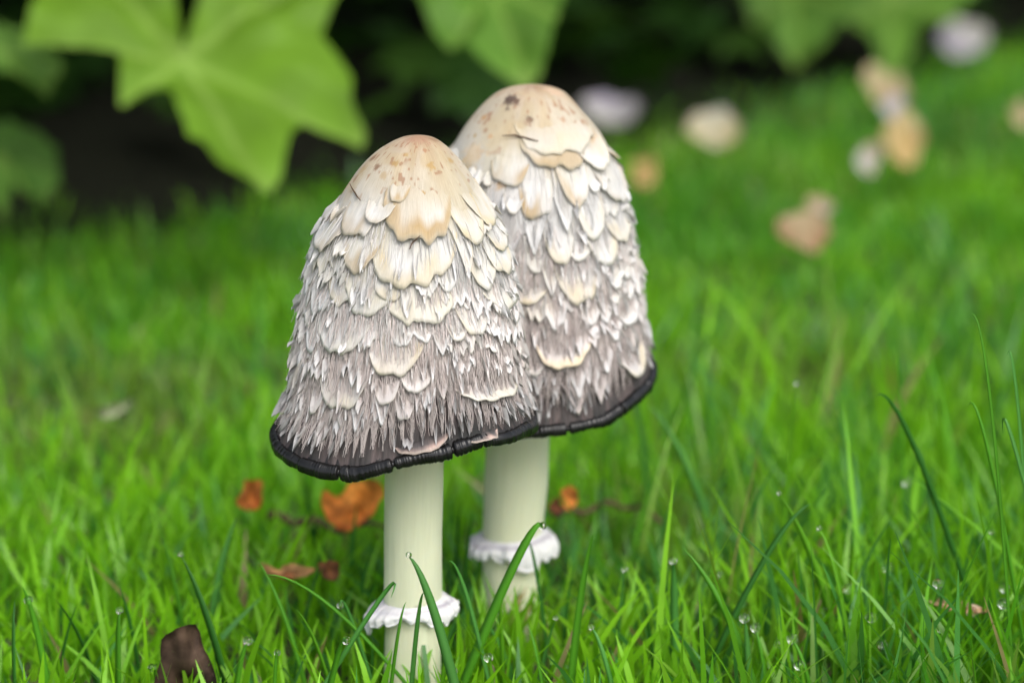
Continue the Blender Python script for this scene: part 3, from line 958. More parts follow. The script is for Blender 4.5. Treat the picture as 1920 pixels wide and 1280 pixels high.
# drops of ink where the two rims meet
for (px, py, rp) in ((978, 806, 6), (996, 803, 11), (990, 790, 8), (1003, 798, 7)):
    c0 = at_y(px, py, YF - 0.002)
    th = np.linspace(0, np.pi, 10)
    ph = np.linspace(0, 2 * np.pi, 18, endpoint=False)
    PH, TH = np.meshgrid(ph, th, indexing='ij')
    rr = rp * capF.px * (1 + 0.12 * np.sin(3 * PH) * np.sin(TH))
    V = c0 + rr[..., None] * np.stack([np.sin(TH) * np.cos(PH), np.sin(TH) * np.sin(PH), np.cos(TH) * 1.15], -1)
    V[:, 0] = V[:, 0].mean(0)
    V[:, -1] = V[:, -1].mean(0)
    obj('ink_bead', mesh_np('ink_bead', V.reshape(-1, 3), grid_faces(18, 10, True), {'Col': np.full((180, 3), .012)}), M['ink'], capFo)

bpy.context.view_layer.update()
for root in (front, rear):
    for ch in root.children:
        ch.location = -root.location


# ---- dry threads lying on the caps
def cap_fibre(cap, pts, r, label, lift=0.0006):
    ph = [cap.find(x, y) for x, y in pts]
    a = np.interp(np.linspace(0, 1, 16), np.linspace(0, 1, len(ph)), [p[0] for p in ph])
    s = np.interp(np.linspace(0, 1, 16), np.linspace(0, 1, len(ph)), [p[1] for p in ph])
    P, n, _ = cap.frame(a, s)
    P = P + n * (lift * (0.6 + 0.8 * np.abs(np.linspace(-1, 1, 16)))[:, None])
    V, F = tube(P, r * (1 - 0.6 * np.abs(np.linspace(-1, 1, 16)) ** 2), 6)
    o = obj('dry_fibre', mesh_np('dry_fibre', V, F), M['dry'])
    tag(o, label, 'fibre')


cap_fibre(capR, [(944, 259), (965, 256), (985, 262), (1010, 270)], 0.00024, 'thin dark dry stalk lying across the top of the rear mushroom cap', 0.0008)
cap_fibre(capF, [(768, 470), (773, 458), (788, 446)], 0.00018, 'short curled brown fibre under the tan flap of the front mushroom cap', 0.002)
cap_fibre(capF, [(662, 350), (668, 365), (682, 380)], 0.0002, 'fine brown hair on the upper side of the front mushroom cap', 0.0008)
cap_fibre(capF, [(628, 408), (632, 395), (622, 420)], 0.00016, 'tiny brown fibre clinging to the edge of the front mushroom cap', 0.001)


# ------------------------------------------------------------------ grass
def grass_mesh(name, base, h, w, az, lean, curve, col, fold=0.0, K=5, twist=None):
    """flat tapering blades; all arguments are arrays over the blades"""
    n = len(h)
    b = np.linspace(0, 1, K)
    d = np.stack([np.cos(az), np.sin(az), 0 * az], -1)
    hor = (lean[:, None] * b + curve[:, None] * b ** 2) * h[:, None]
    up = h[:, None] * (b - 0.18 * np.clip(curve, 0, 2)[:, None] * b ** 2)
    P = base[:, None] + d[:, None] * hor[..., None]
    P[..., 2] += up
    tw = (twist if twist is not None else RNG.uniform(0, np.pi, n))
    sd = np.stack([np.cos(tw), np.sin(tw), 0 * tw], -1)
    prof = np.interp(b, [0, 0.3, 0.7, 1], [0.7, 1.0, 0.72, 0.06])
    ww = 0.5 * w[:, None] * prof
    V = np.stack([P - sd[:, None] * ww[..., None], P + sd[:, None] * ww[..., None]], 2)
    V = V.reshape(-1, 3)
    i = (np.arange(n)[:, None] * K + np.arange(K - 1)[None]) * 2
    q = np.stack([i, i + 1, i + 3, i + 2], -1).reshape(-1, 4)
    # paler sheath at the base is real pigment of the leaf, tips a little drier
    C = np.repeat(col[:, None], K, 1)
    C = np.repeat(C[:, :, None], 2, 2).reshape(-1, 3)
    return mesh_np(name, V, q, {'Col': C})


def grass_cols(n, x, y):
    patch = vnoise(x * 9 + 60, y * 9 + 60, 70)
    patch2 = vnoise(x * 28 + 60, y * 28 + 60, 71)
    m_ = np.clip(0.5 + 0.45 * patch + 0.35 * patch2 + RNG.normal(0, 0.22, n), 0, 1)[:, None]
    a = np.array([0.064, 0.265, 0.012])
    c = np.array([0.225, 0.530, 0.015])
    C = a * (1 - m_) + c * m_
    blue = (RNG.random(n) < 0.10 + 0.35 * sstep(.2, .7, vnoise(x * 11 + 93, y * 11 + 52, 74)))[:, None]
    ol = np.clip(sstep(0.25, 0.75, vnoise(x * 17 + 33, y * 13 + 12, 73) + RNG.normal(0, .18, n)), 0, 1)[:, None]
    C = C * (1 - 0.75 * ol) + np.array([0.17, 0.27, 0.045]) * 0.75 * ol
    C = np.where(blue, np.array([0.075, 0.26, 0.05]), C)
    dry = (RNG.random(n) < 0.010 + 0.03 * (patch2 > 0.45))[:, None]
    C = np.where(dry, np.array([0.30, 0.25, 0.11]), C)
    return C * RNG.uniform(0.8, 1.15, (n, 1))


def scatter(n, x0, x1, y0, y1, wfun):
    X = RNG.uniform(x0, x1, n * 2)
    Y = RNG.uniform(y0, y1, n * 2)
    k = RNG.random(n * 2) < wfun(X, Y)
    return X[k][:n], Y[k][:n]


def stems_clear(x, y):
    ok = np.ones(len(x), bool)
    for (cx, cy, r) in ((front.location.x, YF, 0.0085), (rear.location.x, YR, 0.0085)):
        ok &= np.hypot(x - cx, y - cy) > r
    return ok


def lawn_layer(name, n, x0, x1, y0, y1, hfun, wr, label, wfun=None, curve=(0.0, 0.9), leanr=0.55):
    f = wfun or (lambda X, Y: (Y < bed_front(X) + 0.05))
    x, y = scatter(n, x0, x1, y0, y1, f)
    k = stems_clear(x, y)
    x, y = x[k], y[k]
    n = len(x)
    h = hfun(x, y) * RNG.uniform(0.55, 1.25, n)
    w = RNG.uniform(wr[0], wr[1], n)
    az = RNG.uniform(0, 2 * np.pi, n)
    lean = np.abs(RNG.normal(0, leanr * 0.6, n))
    cur = RNG.uniform(curve[0], curve[1], n)
    base = np.stack([x, y, gz(x, y) - 0.002], -1)
    me = grass_mesh(name, base, h, w, az, lean, cur, grass_cols(n, x, y))
    o = obj(name, me, M['grass'])
    tag(o, label, 'grass', kind='stuff')
    return o


def tall(x, y):
    # taller, wetter turf beside the mushrooms, short lawn further off
    h = 0.017 + 0.006 * sstep(0.70, 0.6, y) + 0.014 * sstep(0.03, 0.10, x) * sstep(0.85, 0.60, y)
    h = h + 0.004 * vnoise(x * 14 + 70, y * 14 + 70, 75)
    h = h * (0.6 + 0.4 * sstep(0.42, 0.54, y))
    return h


infr = lambda X, Y: (sstep(0.16, -0.04, Y - bed_front(X)) ** 1.5) * (np.abs(X) < 0.12 + 0.32 * Y)
outfr = lambda X, Y: (Y < bed_front(X) + 0.05) & (np.abs(X) >= 0.12 + 0.32 * Y)
lawn_layer('lawn_grass', 30000, -0.5, 0.62, 0.44, 1.75, tall, (0.0013, 0.0026), 'short dense green lawn grass', infr, (0.0, 0.5), 0.42)
lawn_layer('lawn_grass', 5000, -0.30, 0.32, 0.50, 0.80, tall, (0.0010, 0.0022), 'fine upright green grass around the mushroom stems', infr, (0.0, 0.5), 0.45)
lawn_layer('lawn_grass', 600, 0.03, 0.32, 0.53, 0.85, lambda x, y: 0.052 + 0 * x, (0.0012, 0.0024), 'longer upright grass in the dewy turf past the rear stem', infr, (0.0, 0.5), 0.4)
lawn_layer('lawn_grass', 170, -0.30, -0.04, 0.54, 0.95, lambda x, y: 0.040 + 0 * x, (0.0012, 0.0024), 'longer loose grass in the turf before the large leaf', infr, (0.0, 0.5), 0.5)
lawn_layer('lawn_grass', 26000, -1.3, 1.3, 0.05, 1.75, lambda x, y: 0.024 + 0 * x, (0.0014, 0.0028), 'green lawn grass spreading to both sides', outfr)
# moss and fine thatch low in the turf
lawn_layer('moss', 22000, -0.5, 0.62, 0.5, 1.70, lambda x, y: 0.010 + 0 * x, (0.0010, 0.0022), 'low yellow-green moss and thatch between the grass', infr, (0.3, 1.6), 1.2)


# individual blades that stand out, with their dew
def ico_drop():
    th = np.linspace(0, np.pi, 14)
    ph = np.linspace(0, 2 * np.pi, 24, endpoint=False)
    PH, TH = np.meshgrid(ph, th, indexing='ij')
    V = np.stack([np.sin(TH) * np.cos(PH), np.sin(TH) * np.sin(PH), np.cos(TH)], -1)
    return mesh_np('dew_drop', V.reshape(-1, 3), grid_faces(24, 14, True)[:, ::-1])


DROP = ico_drop()
DROP.materials.append(M['dew'])


def blade(pts, w, col, drop=None, facing=0.0, label=''):
    """one blade through 3D points from base to tip, folded along its midrib"""
    pts = np.asarray(pts, float)
    K = 14
    b = np.linspace(0, 1, K)
    # quadratic through base, middle, tip
    P = ((1 - b) ** 2)[:, None] * pts[0] + (2 * b * (1 - b))[:, None] * pts[1] + (b ** 2)[:, None] * pts[2]
    tan = np.gradient(P, axis=0)
    tan /= np.linalg.norm(tan, axis=1)[:, None]
    view = np.array([math.sin(facing), -math.cos(facing), 0.3])
    sd = np.cross(tan, view)
    sd /= np.linalg.norm(sd, axis=1)[:, None]
    nn = np.cross(sd, tan)
    prof = np.interp(b, [0, 0.25, 0.6, 0.9, 1], [0.75, 1.0, 0.85, 0.35, 0.05])
    ww = (0.5 * w * prof)[:, None]
    fold = 0.32
    V = np.stack([P - sd * ww + nn * ww * fold, P, P + sd * ww + nn * ww * fold, P - nn * ww * 0.18], 1).reshape(-1, 3)
    i = np.arange(K - 1) * 4
    q = np.concatenate([np.stack([i + a_, i + c_, i + c_ + 4, i + a_ + 4], -1) for a_, c_ in ((0, 1), (1, 2), (2, 3), (3, 0))])
    root = pts[0]
    C = np.repeat((np.array(col)[None] * np.interp(b, [0, .2, 1], [1, 1, 1])[:, None]), 4, 0)
    me = mesh_np('grass_blade', V - root, q, {'Col': C})
    o = obj('grass_blade', me, M['grass'])
    o.location = root
    if drop:
        drop = (drop[0] * 1.35, drop[1])
        d = obj('dew_drop', DROP, None, o)
        t = drop[1]
        k = min(K - 1, int(t * (K - 1)))
        off = nn[k] * (drop[0] * 0.5 if t < 0.98 else 0.0)
        d.location = P[k] + off - root + np.array([0, 0, drop[0] * 0.55 if t > 0.98 else 0])
        r = drop[0]
        d.scale = (r, r, r * 0.96)
    tag(o, label, 'grass blade', 'grass blades that stand out of the turf')
    return o


G1 = (0.10, 0.34, 0.02)
G2 = (0.045, 0.19, 0.025)
G3 = (0.15, 0.42, 0.02)
G4 = (0.10, 0.32, 0.06)
# tip px, middle px, world distance, width px, colour, drop radius mm / place
hero_blades = [
    ((765, 1056), (820, 1170), .535, 17, G4, (.55, 1)), ((572, 892), (592, 1040), .67, 24, G2, None), ((668, 950), (656, 1080), .64, 18, G2, None), ((335, 1052), (395, 1180), .57, 15, G2, (.5, 1)),
    ((500, 1066), (640, 1150), .56, 7, G1, None), ((1112, 996), (1085, 1140), .56, 15, G1, None), ((1525, 957), (1430, 1060), .575, 12, G2, None), ((1462, 930), (1535, 1080), .585, 15, G3, (.45, 1)),
    ((1540, 1003), (1575, 1110), .57, 10, G3, (.5, 1)), ((1283, 1042), (1370, 1170), .56, 14, G1, None), ((1260, 1042), (1264, 1130), .575, 16, G4, (.75, 1)), ((1667, 1000), (1660, 1110), .57, 7, G2, None),
    ((1826, 594), (1862, 790), .56, 7, G1, None), ((1889, 668), (1912, 800), .57, 8, G4, None), ((1823, 774), (1862, 880), .57, 7, G1, None), ((1888, 825), (1915, 880), .56, 8, G4, None),
    ((1682, 655), (1690, 780), .66, 8, G1, None), ((1491, 713), (1478, 860), .63, 11, G3, (.65, 1)), ((1637, 730), (1720, 850), .60, 11, G2, None), ((1720, 835), (1745, 960), .60, 9, G4, None),
    ((1215, 770), (1290, 880), .66, 14, G4, None), ((1018, 994), (965, 1060), .56, 18, G1, (.7, 1)), ((988, 1012), (1008, 1090), .59, 8, G2, None), ((842, 1044), (880, 1130), .56, 8, G4, None),
    ((888, 950), (874, 1060), .62, 9, G2, None), ((865, 925), (856, 1040), .63, 8, G2, None), ((47, 1090), (75, 1200), .56, 13, G1, (.8, .9)), ((223, 1150), (222, 1215), .56, 12, G1, (.65, 1)),
    ((520, 1226), (516, 1260), .55, 7, G1, (.6, 1)), ((652, 1190), (632, 1235), .55, 12, G1, (.75, 1)), ((440, 980), (408, 1090), .61, 16, G4, None), ((62, 850), (120, 970), .70, 18, G3, None),
    ((850, 1250), (856, 1275), .545, 8, G4, (.8, 1)), ((916, 1232), (922, 1268), .55, 7, G3, (.85, 1)), ((1110, 1190), (1135, 1240), .555, 9, G4, (.55, 1)), ((1395, 1160), (1402, 1230), .56, 12, G4, (.9, 1)),
    ((1418, 1190), (1430, 1240), .565, 9, G1, (.9, 1)), ((1458, 1208), (1475, 1250), .565, 9, G4, (.8, 1)), ((1488, 1212), (1510, 1255), .56, 9, G1, (.95, 1)), ((1498, 1250), (1505, 1270), .555, 9, G3, (.95, 1)),
    ((1637, 1138), (1600, 1230), .575, 8, G2, (1.0, .97)), ((1760, 1100), (1735, 1190), .575, 9, G3, (1.0, 1)), ((1872, 1120), (1885, 1200), .575, 10, G1, (1.0, 1)), ((1815, 1135), (1822, 1210), .585, 8, G4, (1.0, 1)),
    ((1880, 1100), (1860, 1190), .59, 12, G3, (.9, 1)), ((1590, 1110), (1585, 1200), .60, 9, G4, (.9, 1)), ((1670, 1082), (1672, 1160), .61, 10, G4, (1.0, 1)), ((1704, 916), (1706, 1020), .64, 14, G2, (1.0, 1)),
    ((1660, 1225), (1672, 1262), .56, 10, G4, (.9, 1)), ((1880, 1180), (1895, 1240), .57, 10, G1, (.9, 1)), ((1755, 1170), (1765, 1240), .57, 9, G1, (.7, 1)), ((1614, 1050), (1625, 1160), .59, 13, G4, None),
    ((1550, 1160), (1540, 1220), .58, 10, G4, (.7, 1)), ((1605, 1130), (1625, 1220), .56, 9, G3, None), ((1730, 1120), (1800, 1215), .56, 10, G3, None), ((1500, 1110), (1480, 1200), .585, 9, G1, (.6, 1)),
    ((1865, 1010), (1850, 1120), .58, 10, G3, (.5, 1)), ((1345, 1070), (1350, 1180), .60, 10, G1, (.7, 1)), ((1205, 1120), (1222, 1210), .58, 9, G2, None), ((1170, 1060), (1160, 1170), .59, 8, G4, (.6, 1)),
    ((295, 995), (330, 1110), .60, 9, G1, None), ((480, 1065), (540, 1180), .57, 9, G1, None), ((555, 1140), (600, 1225), .56, 8, G3, None), ((735, 1105), (705, 1130), .55, 9, G4, None),
    ((640, 1126), (660, 1160), .565, 8, G4, (.6, 1)), ((465, 1205), (450, 1250), .56, 11, G1, (.85, 1)), ((290, 1240), (295, 1265), .56, 9, G3, (.7, 1)), ((340, 1065), (380, 1160), .62, 9, G4, None),
    ((110, 1110), (160, 1210), .575, 8, G2, None), ((150, 1120), (120, 1220), .575, 7, G2, None), ((20, 1140), (24, 1220), .56, 8, G2, None), ((795, 1100), (780, 1190), .55, 9, G4, None),
    ((760, 1140), (742, 1220), .548, 7, G1, None), ((860, 1160), (835, 1240), .55, 9, G3, None), ((935, 1095), (940, 1180), .57, 8, G3, None), ((1042, 1150), (1020, 1230), .575, 9, G4, (.5, 1)),
    ((990, 1185), (1010, 1250), .56, 7, G1, None), ((1075, 1060), (1060, 1160), .60, 9, G2, None), ((1130, 820), (1126, 960), .68, 9, G2, None), ((1365, 745), (1372, 880), .70, 14, G3, None),
    ((1560, 720), (1590, 860), .68, 10, G4, None), ((225, 1090), (250, 1190), .58, 8, G2, None), ((600, 1060), (570, 1170), .60, 9, G2, None), ((700, 1020), (672, 1130), .61, 10, G2, None),
]


def blade_label(tip, Yd, wpx, col, drop, lean):
    x, y = tip
    size = 'hair-thin' if wpx <= 7 else 'slender' if wpx <= 10 else 'broad'
    shade = {G1: 'mid green', G2: 'dark green', G3: 'bright yellow-green', G4: 'bluish green'}[col]
    pose = 'upright' if abs(lean) < 0.25 else 'leaning' if abs(lean) < 0.8 else 'steeply slanting'
    dew = 'with a dew drop' if drop else 'without dew'
    if Yd >= 0.63:
        where = 'behind the mushrooms'
    elif 700 < x < 835:
        where = 'in front of the front stem'
    elif 835 <= x < 1060:
        where = 'in front of the rear stem'
    elif 250 < x <= 480:
        where = 'by the dark dead leaf'
    elif 480 < x <= 700:
        where = 'close beside the front stem'
    elif x <= 250:
        where = 'beyond the dead leaf'
    elif x < 1330:
        where = 'next to the rear stem'
    elif y < 900:
        where = 'towering over the turf'
    elif x < 1600:
        where = 'short of the pinkish leaf'
    else:
        where = 'around the pinkish leaf'
    return f'{size} {pose} {shade} grass blade {dew}, {where}'


for (tip, mid, Yd, wpx, col, drop) in hero_blades:
    T = at_y(tip[0], tip[1], Yd)
    Mi = at_y(mid[0], mid[1], Yd)
    slope = (Mi[0] - T[0]) / max(0.003, T[2] - Mi[2])
    if Mi[2] > 0.002:
        bx = Mi[0] + slope * 0.55 * Mi[2]
        B = np.array([bx, Yd, -0.002])
    else:
        B = np.array([Mi[0], Yd, -0.003])
    # middle control so the curve passes near the middle point
    ctrl = 2 * Mi - 0.5 * (T + B)
    ctrl[2] = max(ctrl[2], 0.004)
    sc = 0.6 / FPX
    T = T + np.array([0, RNG.uniform(-.006, .006), 0])
    blade([B, ctrl, T], wpx * sc * 1.1, np.array(col) * RNG.uniform(.85, 1.15), (drop[0] * 0.001, drop[1]) if drop else None, RNG.uniform(-.5, .5), blade_label(tip, Yd, wpx, col, drop, slope))


# ------------------------------------------------------------------ leaves
def radial_leaf(outline, centre, veins, rings=9, crease=0.004, droop=0.0, pucker=0.002, seed=0, n=140):
    """leaf blade spanned from the petiole joint to a star-shaped outline (2D, metres); veins: list of angles"""
    out = np.asarray(outline, float)
    # densify the outline and add fine teeth
    d = np.linalg.norm(np.roll(out, -1, 0) - out, axis=1)
    L = d.sum()
    cum = np.concatenate([[0], np.cumsum(d)])
    q = np.linspace(0, L, n, endpoint=False)
    o2 = np.concatenate([out, out[:1]])
    ox = np.interp(q, cum, o2[:, 0])
    oy = np.interp(q, cum, o2[:, 1])
    P = np.stack([ox, oy], -1)
    for _ in range(1):
        P = 0.2 * np.roll(P, 1, 0) + 0.6 * P + 0.2 * np.roll(P, -1, 0)
    rel = P - np.asarray(centre)
    rr = np.linalg.norm(rel, axis=1)
    ang = np.arctan2(rel[:, 1], rel[:, 0])
    size = rr.max()
    b = np.linspace(0, 1, rings)
    V2 = rel[:, None] * b[None, :, None]
    rad = rr[:, None] * b[None]
    dist = np.full(rad.shape, 1e9)
    for v in veins:
        da = np.abs((ang - v + np.pi) % (2 * np.pi) - np.pi)[:, None]
        dist = np.minimum(dist, np.where(da < 1.2, rad * np.sin(np.clip(da, 0, 1.2)), 1e9))
    dist = np.minimum(dist, size)
    z = crease * np.minimum(dist / (0.16 * size), 1.0) * sstep(0, 0.4, rad / size)
    z = z - droop * (rad / size) ** 2 * size
    z = z + pucker * vnoise(V2[..., 0] / size * 7 + 50 + seed, V2[..., 1] / size * 7 + 50, 80)
    V = np.concatenate([V2, z[..., None]], -1)
    vein = np.exp(-(dist / (0.022 * size)) ** 2)
    return V, vein, rad / size, grid_faces(n, rings, True)


def leaf_colour(vein, t, base, veincol, edge=None, seed=0, V=None):
    C = np.broadcast_to(np.array(base), vein.shape + (3,)).copy()
    if V is not None:
        nz = vnoise(V[..., 0] * 60 + 40 + seed, V[..., 1] * 60 + 40, 81)
        C = C * (1 + 0.16 * nz[..., None])
    w = 0.6 * vein * (1 - 0.5 * t)
    C = C * (1 - w[..., None]) + np.array(veincol) * w[..., None]
    if edge is not None:
        e = sstep(0.8, 1.0, t) * 0.5
        C = C * (1 - e[..., None]) + np.array(edge) * e[..., None]
    return C


def basis_from(normal, up_hint=(0, 0, 1)):
    n = np.array(normal, float)
    n /= np.linalg.norm(n)
    x = np.cross(up_hint, n)
    x /= np.linalg.norm(x)
    y = np.cross(n, x)
    return x, y, n


def traced_leaf(plant, root_pos, outline_px, centre_px, Yd, normal, veins_px, base, droop, seed, attach):
    """leaf with its true size and tilt: the outline is laid on a tilted plane at its distance"""
    c3 = at_y(centre_px[0], centre_px[1], Yd)
    ex, ey, en = basis_from(normal)
    o2 = []

    def onplane(px, py):
        d = ray(px, py)
        o = np.array([0, 0, CAM_H])
        t = np.dot(c3 - o, en) / np.dot(d, en)
        p = o + d * t - c3
        return np.array([np.dot(p, ex), np.dot(p, ey)])
    o2 = np.array([onplane(*p) for p in outline_px])
    vs_ = [math.atan2(*(onplane(*p)[::-1])) for p in veins_px]
    V, vein, t, F = radial_leaf(o2, (0, 0), vs_, 11, 0.006, droop, 0.003, seed, 300)
    W = V[..., 0:1] * ex + V[..., 1:2] * ey + V[..., 2:3] * en
    C = leaf_colour(vein, t, base, (.26, .40, .08), (.20, .30, .06), seed, V)
    rp = np.array(root_pos)
    lf = obj('leaf', mesh_np('leaf', W.reshape(-1, 3), F, {'Col': C.reshape(-1, 3)}), M['leaf'], plant)
    lf.location = c3 - rp
    a = np.array(attach)
    b = np.linspace(0, 1, 14)
    ctrl = (c3 + a) / 2 + np.array([0, 0, 0.05])
    P = ((1 - b) ** 2)[:, None] * a + (2 * b * (1 - b))[:, None] * ctrl + (b ** 2)[:, None] * c3
    Vt, Ft = tube(P - c3 - en * 0.0006, np.linspace(0.0022, 0.0014, 14), 8)
    obj('petiole', mesh_np('petiole', Vt, Ft, {'Col': np.tile((.12, .16, .05), (len(Vt), 1))}), M['leaf'], lf)
    return lf


def palmate_outline(size, lobes, rng):
    """generic lobed, coarsely toothed leaf"""
    pts = []
    angs = np.linspace(-2.15, 2.15, lobes)
    for i, a in enumerate(angs):
        ln = size * (1 - 0.22 * (abs(a) / 2.15) ** 1.5) * rng.uniform(.9, 1.1)
        if i == 0:
            pts.append((0.30 * size, a - 0.38))
        pts += [(ln * .72, a - 0.20), (ln * .78, a - 0.12), (ln, a), (ln * .78, a + 0.12), (ln * .72, a + 0.20)]
        pts.append((size * (0.56 if i < lobes - 1 else 0.30), a + (angs[1] - angs[0]) / 2 if i < lobes - 1 else a + 0.38))
    pts.append((0.10 * size, math.pi))
    return np.array([(r * math.sin(a), -r * math.cos(a)) for r, a in pts]), [math.atan2(-math.cos(a), math.sin(a)) for a in angs]


leaf_variants = []
for k in range(5):
    rg = np.random.default_rng(400 + k)
    o_, v_ = palmate_outline(0.075, 5, rg)
    V, vein, t, F = radial_leaf(o_, (0, 0), v_, 4, 0.004, rg.uniform(0.1, 0.4), 0.003, k * 7, 56)
    base = [(.05, .13, .02), (.07, .17, .022), (.06, .15, .025), (.045, .12, .02), (.09, .19, .025)][k]
    C = leaf_colour(vein, t, base, (.14, .24, .06), None, k, V)
    me = mesh_np('leaf', V.reshape(-1, 3), F, {'Col': C.reshape(-1, 3)})
    me.materials.append(M['leaf'])
    leaf_variants.append((me, V.reshape(-1, 3), F, C.reshape(-1, 3)))


def euler_for(rng, tiltmax=0.9, face=None):
    return (rng.uniform(-tiltmax, tiltmax) * 0.6 - 0.2, rng.uniform(-tiltmax, tiltmax) * 0.5, rng.uniform(-1.2, 1.2) if face is None else face + rng.uniform(-.6, .6))


def bush(loc, radius, height, n_leaf, n_fill, label, rng, low=0.10, yfront=None):
    root = empty('leafy_shrub', loc)
    tag(root, label, 'shrub', None)
    L = np.array(loc)
    stems = []
    for i in range(7):
        a = rng.uniform(0, 2 * np.pi)
        top = np.array([math.cos(a) * radius * rng.uniform(.2, .7), math.sin(a) * radius * rng.uniform(.2, .6), height * rng.uniform(.6, .95)])
        b = np.linspace(0, 1, 12)
        st = np.array([math.cos(a), math.sin(a), 0]) * 0.04 * rng.random()
        ctrl = np.array([top[0] * 0.25, top[1] * 0.25, top[2] * 0.7])
        P = ((1 - b) ** 2)[:, None] * st + (2 * b * (1 - b))[:, None] * ctrl + (b ** 2)[:, None] * top
        P[0, 2] = -0.02
        V, F = tube(P, np.linspace(0.006, 0.0025, 12), 8)
        obj('stem', mesh_np('stem', V, F), M['dry'], root)
        stems.append(P)

    def spot():
        while True:
            p = rng.uniform(-1, 1, 3)
            p[2] = abs(p[2])
            q = np.linalg.norm(p)
            if 0.35 < q < 1:
                w = np.array([p[0] * radius, p[1] * radius, low + p[2] * (height - low)])
                yy = L[1] + w[1]
                if yfront is not None and yy < yfront(L[0] + w[0], L[2] + w[2]):
                    continue
                return w
    for i in range(n_leaf):
        w = spot()
        me = leaf_variants[int(rng.integers(0, 5))][0]
        lf = obj('leaf', me, None, root)
        lf.location = w
        lf.rotation_euler = euler_for(rng)
        sc = rng.uniform(.8, 1.35)
        lf.scale = (sc, sc, sc)
        # petiole to the nearest stem
        best = min((np.linalg.norm(w - P[j]), k_, j) for k_, P in enumerate(stems) for j in range(4, 12))
        a = stems[best[1]][best[2]]
        b = np.linspace(0, 1, 7)
        ctrl = (a + w) / 2 + np.array([0, 0, 0.03])
        Q = ((1 - b) ** 2)[:, None] * a + (2 * b * (1 - b))[:, None] * ctrl + (b ** 2)[:, None] * w
        V, F = tube(Q, 0.0014, 5)
        obj('petiole', mesh_np('petiole', V, F, {'Col': np.tile((.10, .14, .05), (len(V), 1))}), M['leaf'], root)
    # uncounted fill leaves, added to thicken the shade under the shrub
    VV, FF, CC = [], [], []
    off = 0
    for i in range(n_fill):
        w = spot() * np.array([.92, .92, 1.0])
        _, V, F, C = leaf_variants[int(rng.integers(0, 5))]
        from mathutils import Euler
        Rm = np.array(Euler(euler_for(rng, 1.2)).to_matrix())
        VV.append((V * rng.uniform(.8, 1.3)) @ Rm.T + w)
        FF.append(F + off)
        CC.append(C)
        off += len(V)
    if n_fill:
        o = obj('shade_foliage', mesh_np('shade_foliage', np.concatenate(VV), np.concatenate(FF), {'Col': np.concatenate(CC)}), M['leaf'], root)
        tag(o, kind='stuff')
    return root


# keep low foliage off the lawn; high leaves overhang unseen to shade it
yf = lambda x, z: float(bed_front(x)) + 0.16 - 0.34 * float(sstep(0.17, 0.24, z))
rngB = np.random.default_rng(55)
plantL = bush((-0.42, 1.52, 0.02), 0.60, 0.62, 60, 420, 'large lobed-leaf shrub whose bright drooping leaf hangs over the lawn', rngB, 0.13, yf)
plantShade = bush((-0.66, 1.26, 0.0), 0.50, 0.62, 50, 650, 'unseen shrub added to shade the lawn beside the large drooping leaf', rngB, 0.22, lambda x, z: 0.92)  # bush added out of view, its canopy shades the left lawn
plantC = bush((0.12, 1.78, 0.02), 0.60, 0.66, 60, 420, 'lobed-leaf shrub in the bed straight behind the mushrooms', rngB, 0.13, yf)
plantR = bush((0.85, 2.30, 0.02), 0.60, 0.66, 60, 360, 'dim broad-leaved shrub behind the open lawn with scattered petals', rngB, 0.12, yf)
plantX = bush((-1.15, 1.80, 0.02), 0.55, 0.70, 40, 260, 'dark shrub beyond the large lobed leaf at the end of the bed', rngB, 0.12, yf)
for i, x in enumerate((-0.75, -0.05, 0.6, 1.4)):
    bush((x, 2.62, 0.02), 0.55, 1.0, 30, 260, ['dark backmost bush behind the large lobed leaf', 'dark backmost bush behind the two mushroom caps', 'dark backmost bush behind the petal-strewn lawn', 'dark backmost bush at the far end of the bed'][i], rngB, 0.03, None)

# low ground cover filling the bed, leaf colour darkened to stand for shade
rg = np.random.default_rng(77)
VV, FF, CC = [], [], []
off = 0
from mathutils import Euler
for i in range(900):
    x = rg.uniform(-1.3, 1.5)
    y = float(bed_front(x)) + 0.05 + rg.random() * 0.9
    _, V, F, C = leaf_variants[int(rg.integers(0, 5))]
    Rm = np.array(Euler((rg.uniform(-.9, .3), rg.uniform(-.6, .6), rg.uniform(-3, 3))).to_matrix())
    VV.append((V * rg.uniform(.25, .55)) @ Rm.T + np.array([x, y, 0.035 + 0.03 * rg.random()]))
    FF.append(F + off)
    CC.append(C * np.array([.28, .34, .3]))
    off += len(V)
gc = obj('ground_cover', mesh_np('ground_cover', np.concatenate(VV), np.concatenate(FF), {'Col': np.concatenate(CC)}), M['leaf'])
tag(gc, 'low green ground cover of the bed with shade put into its colour', 'ground cover', kind='stuff')

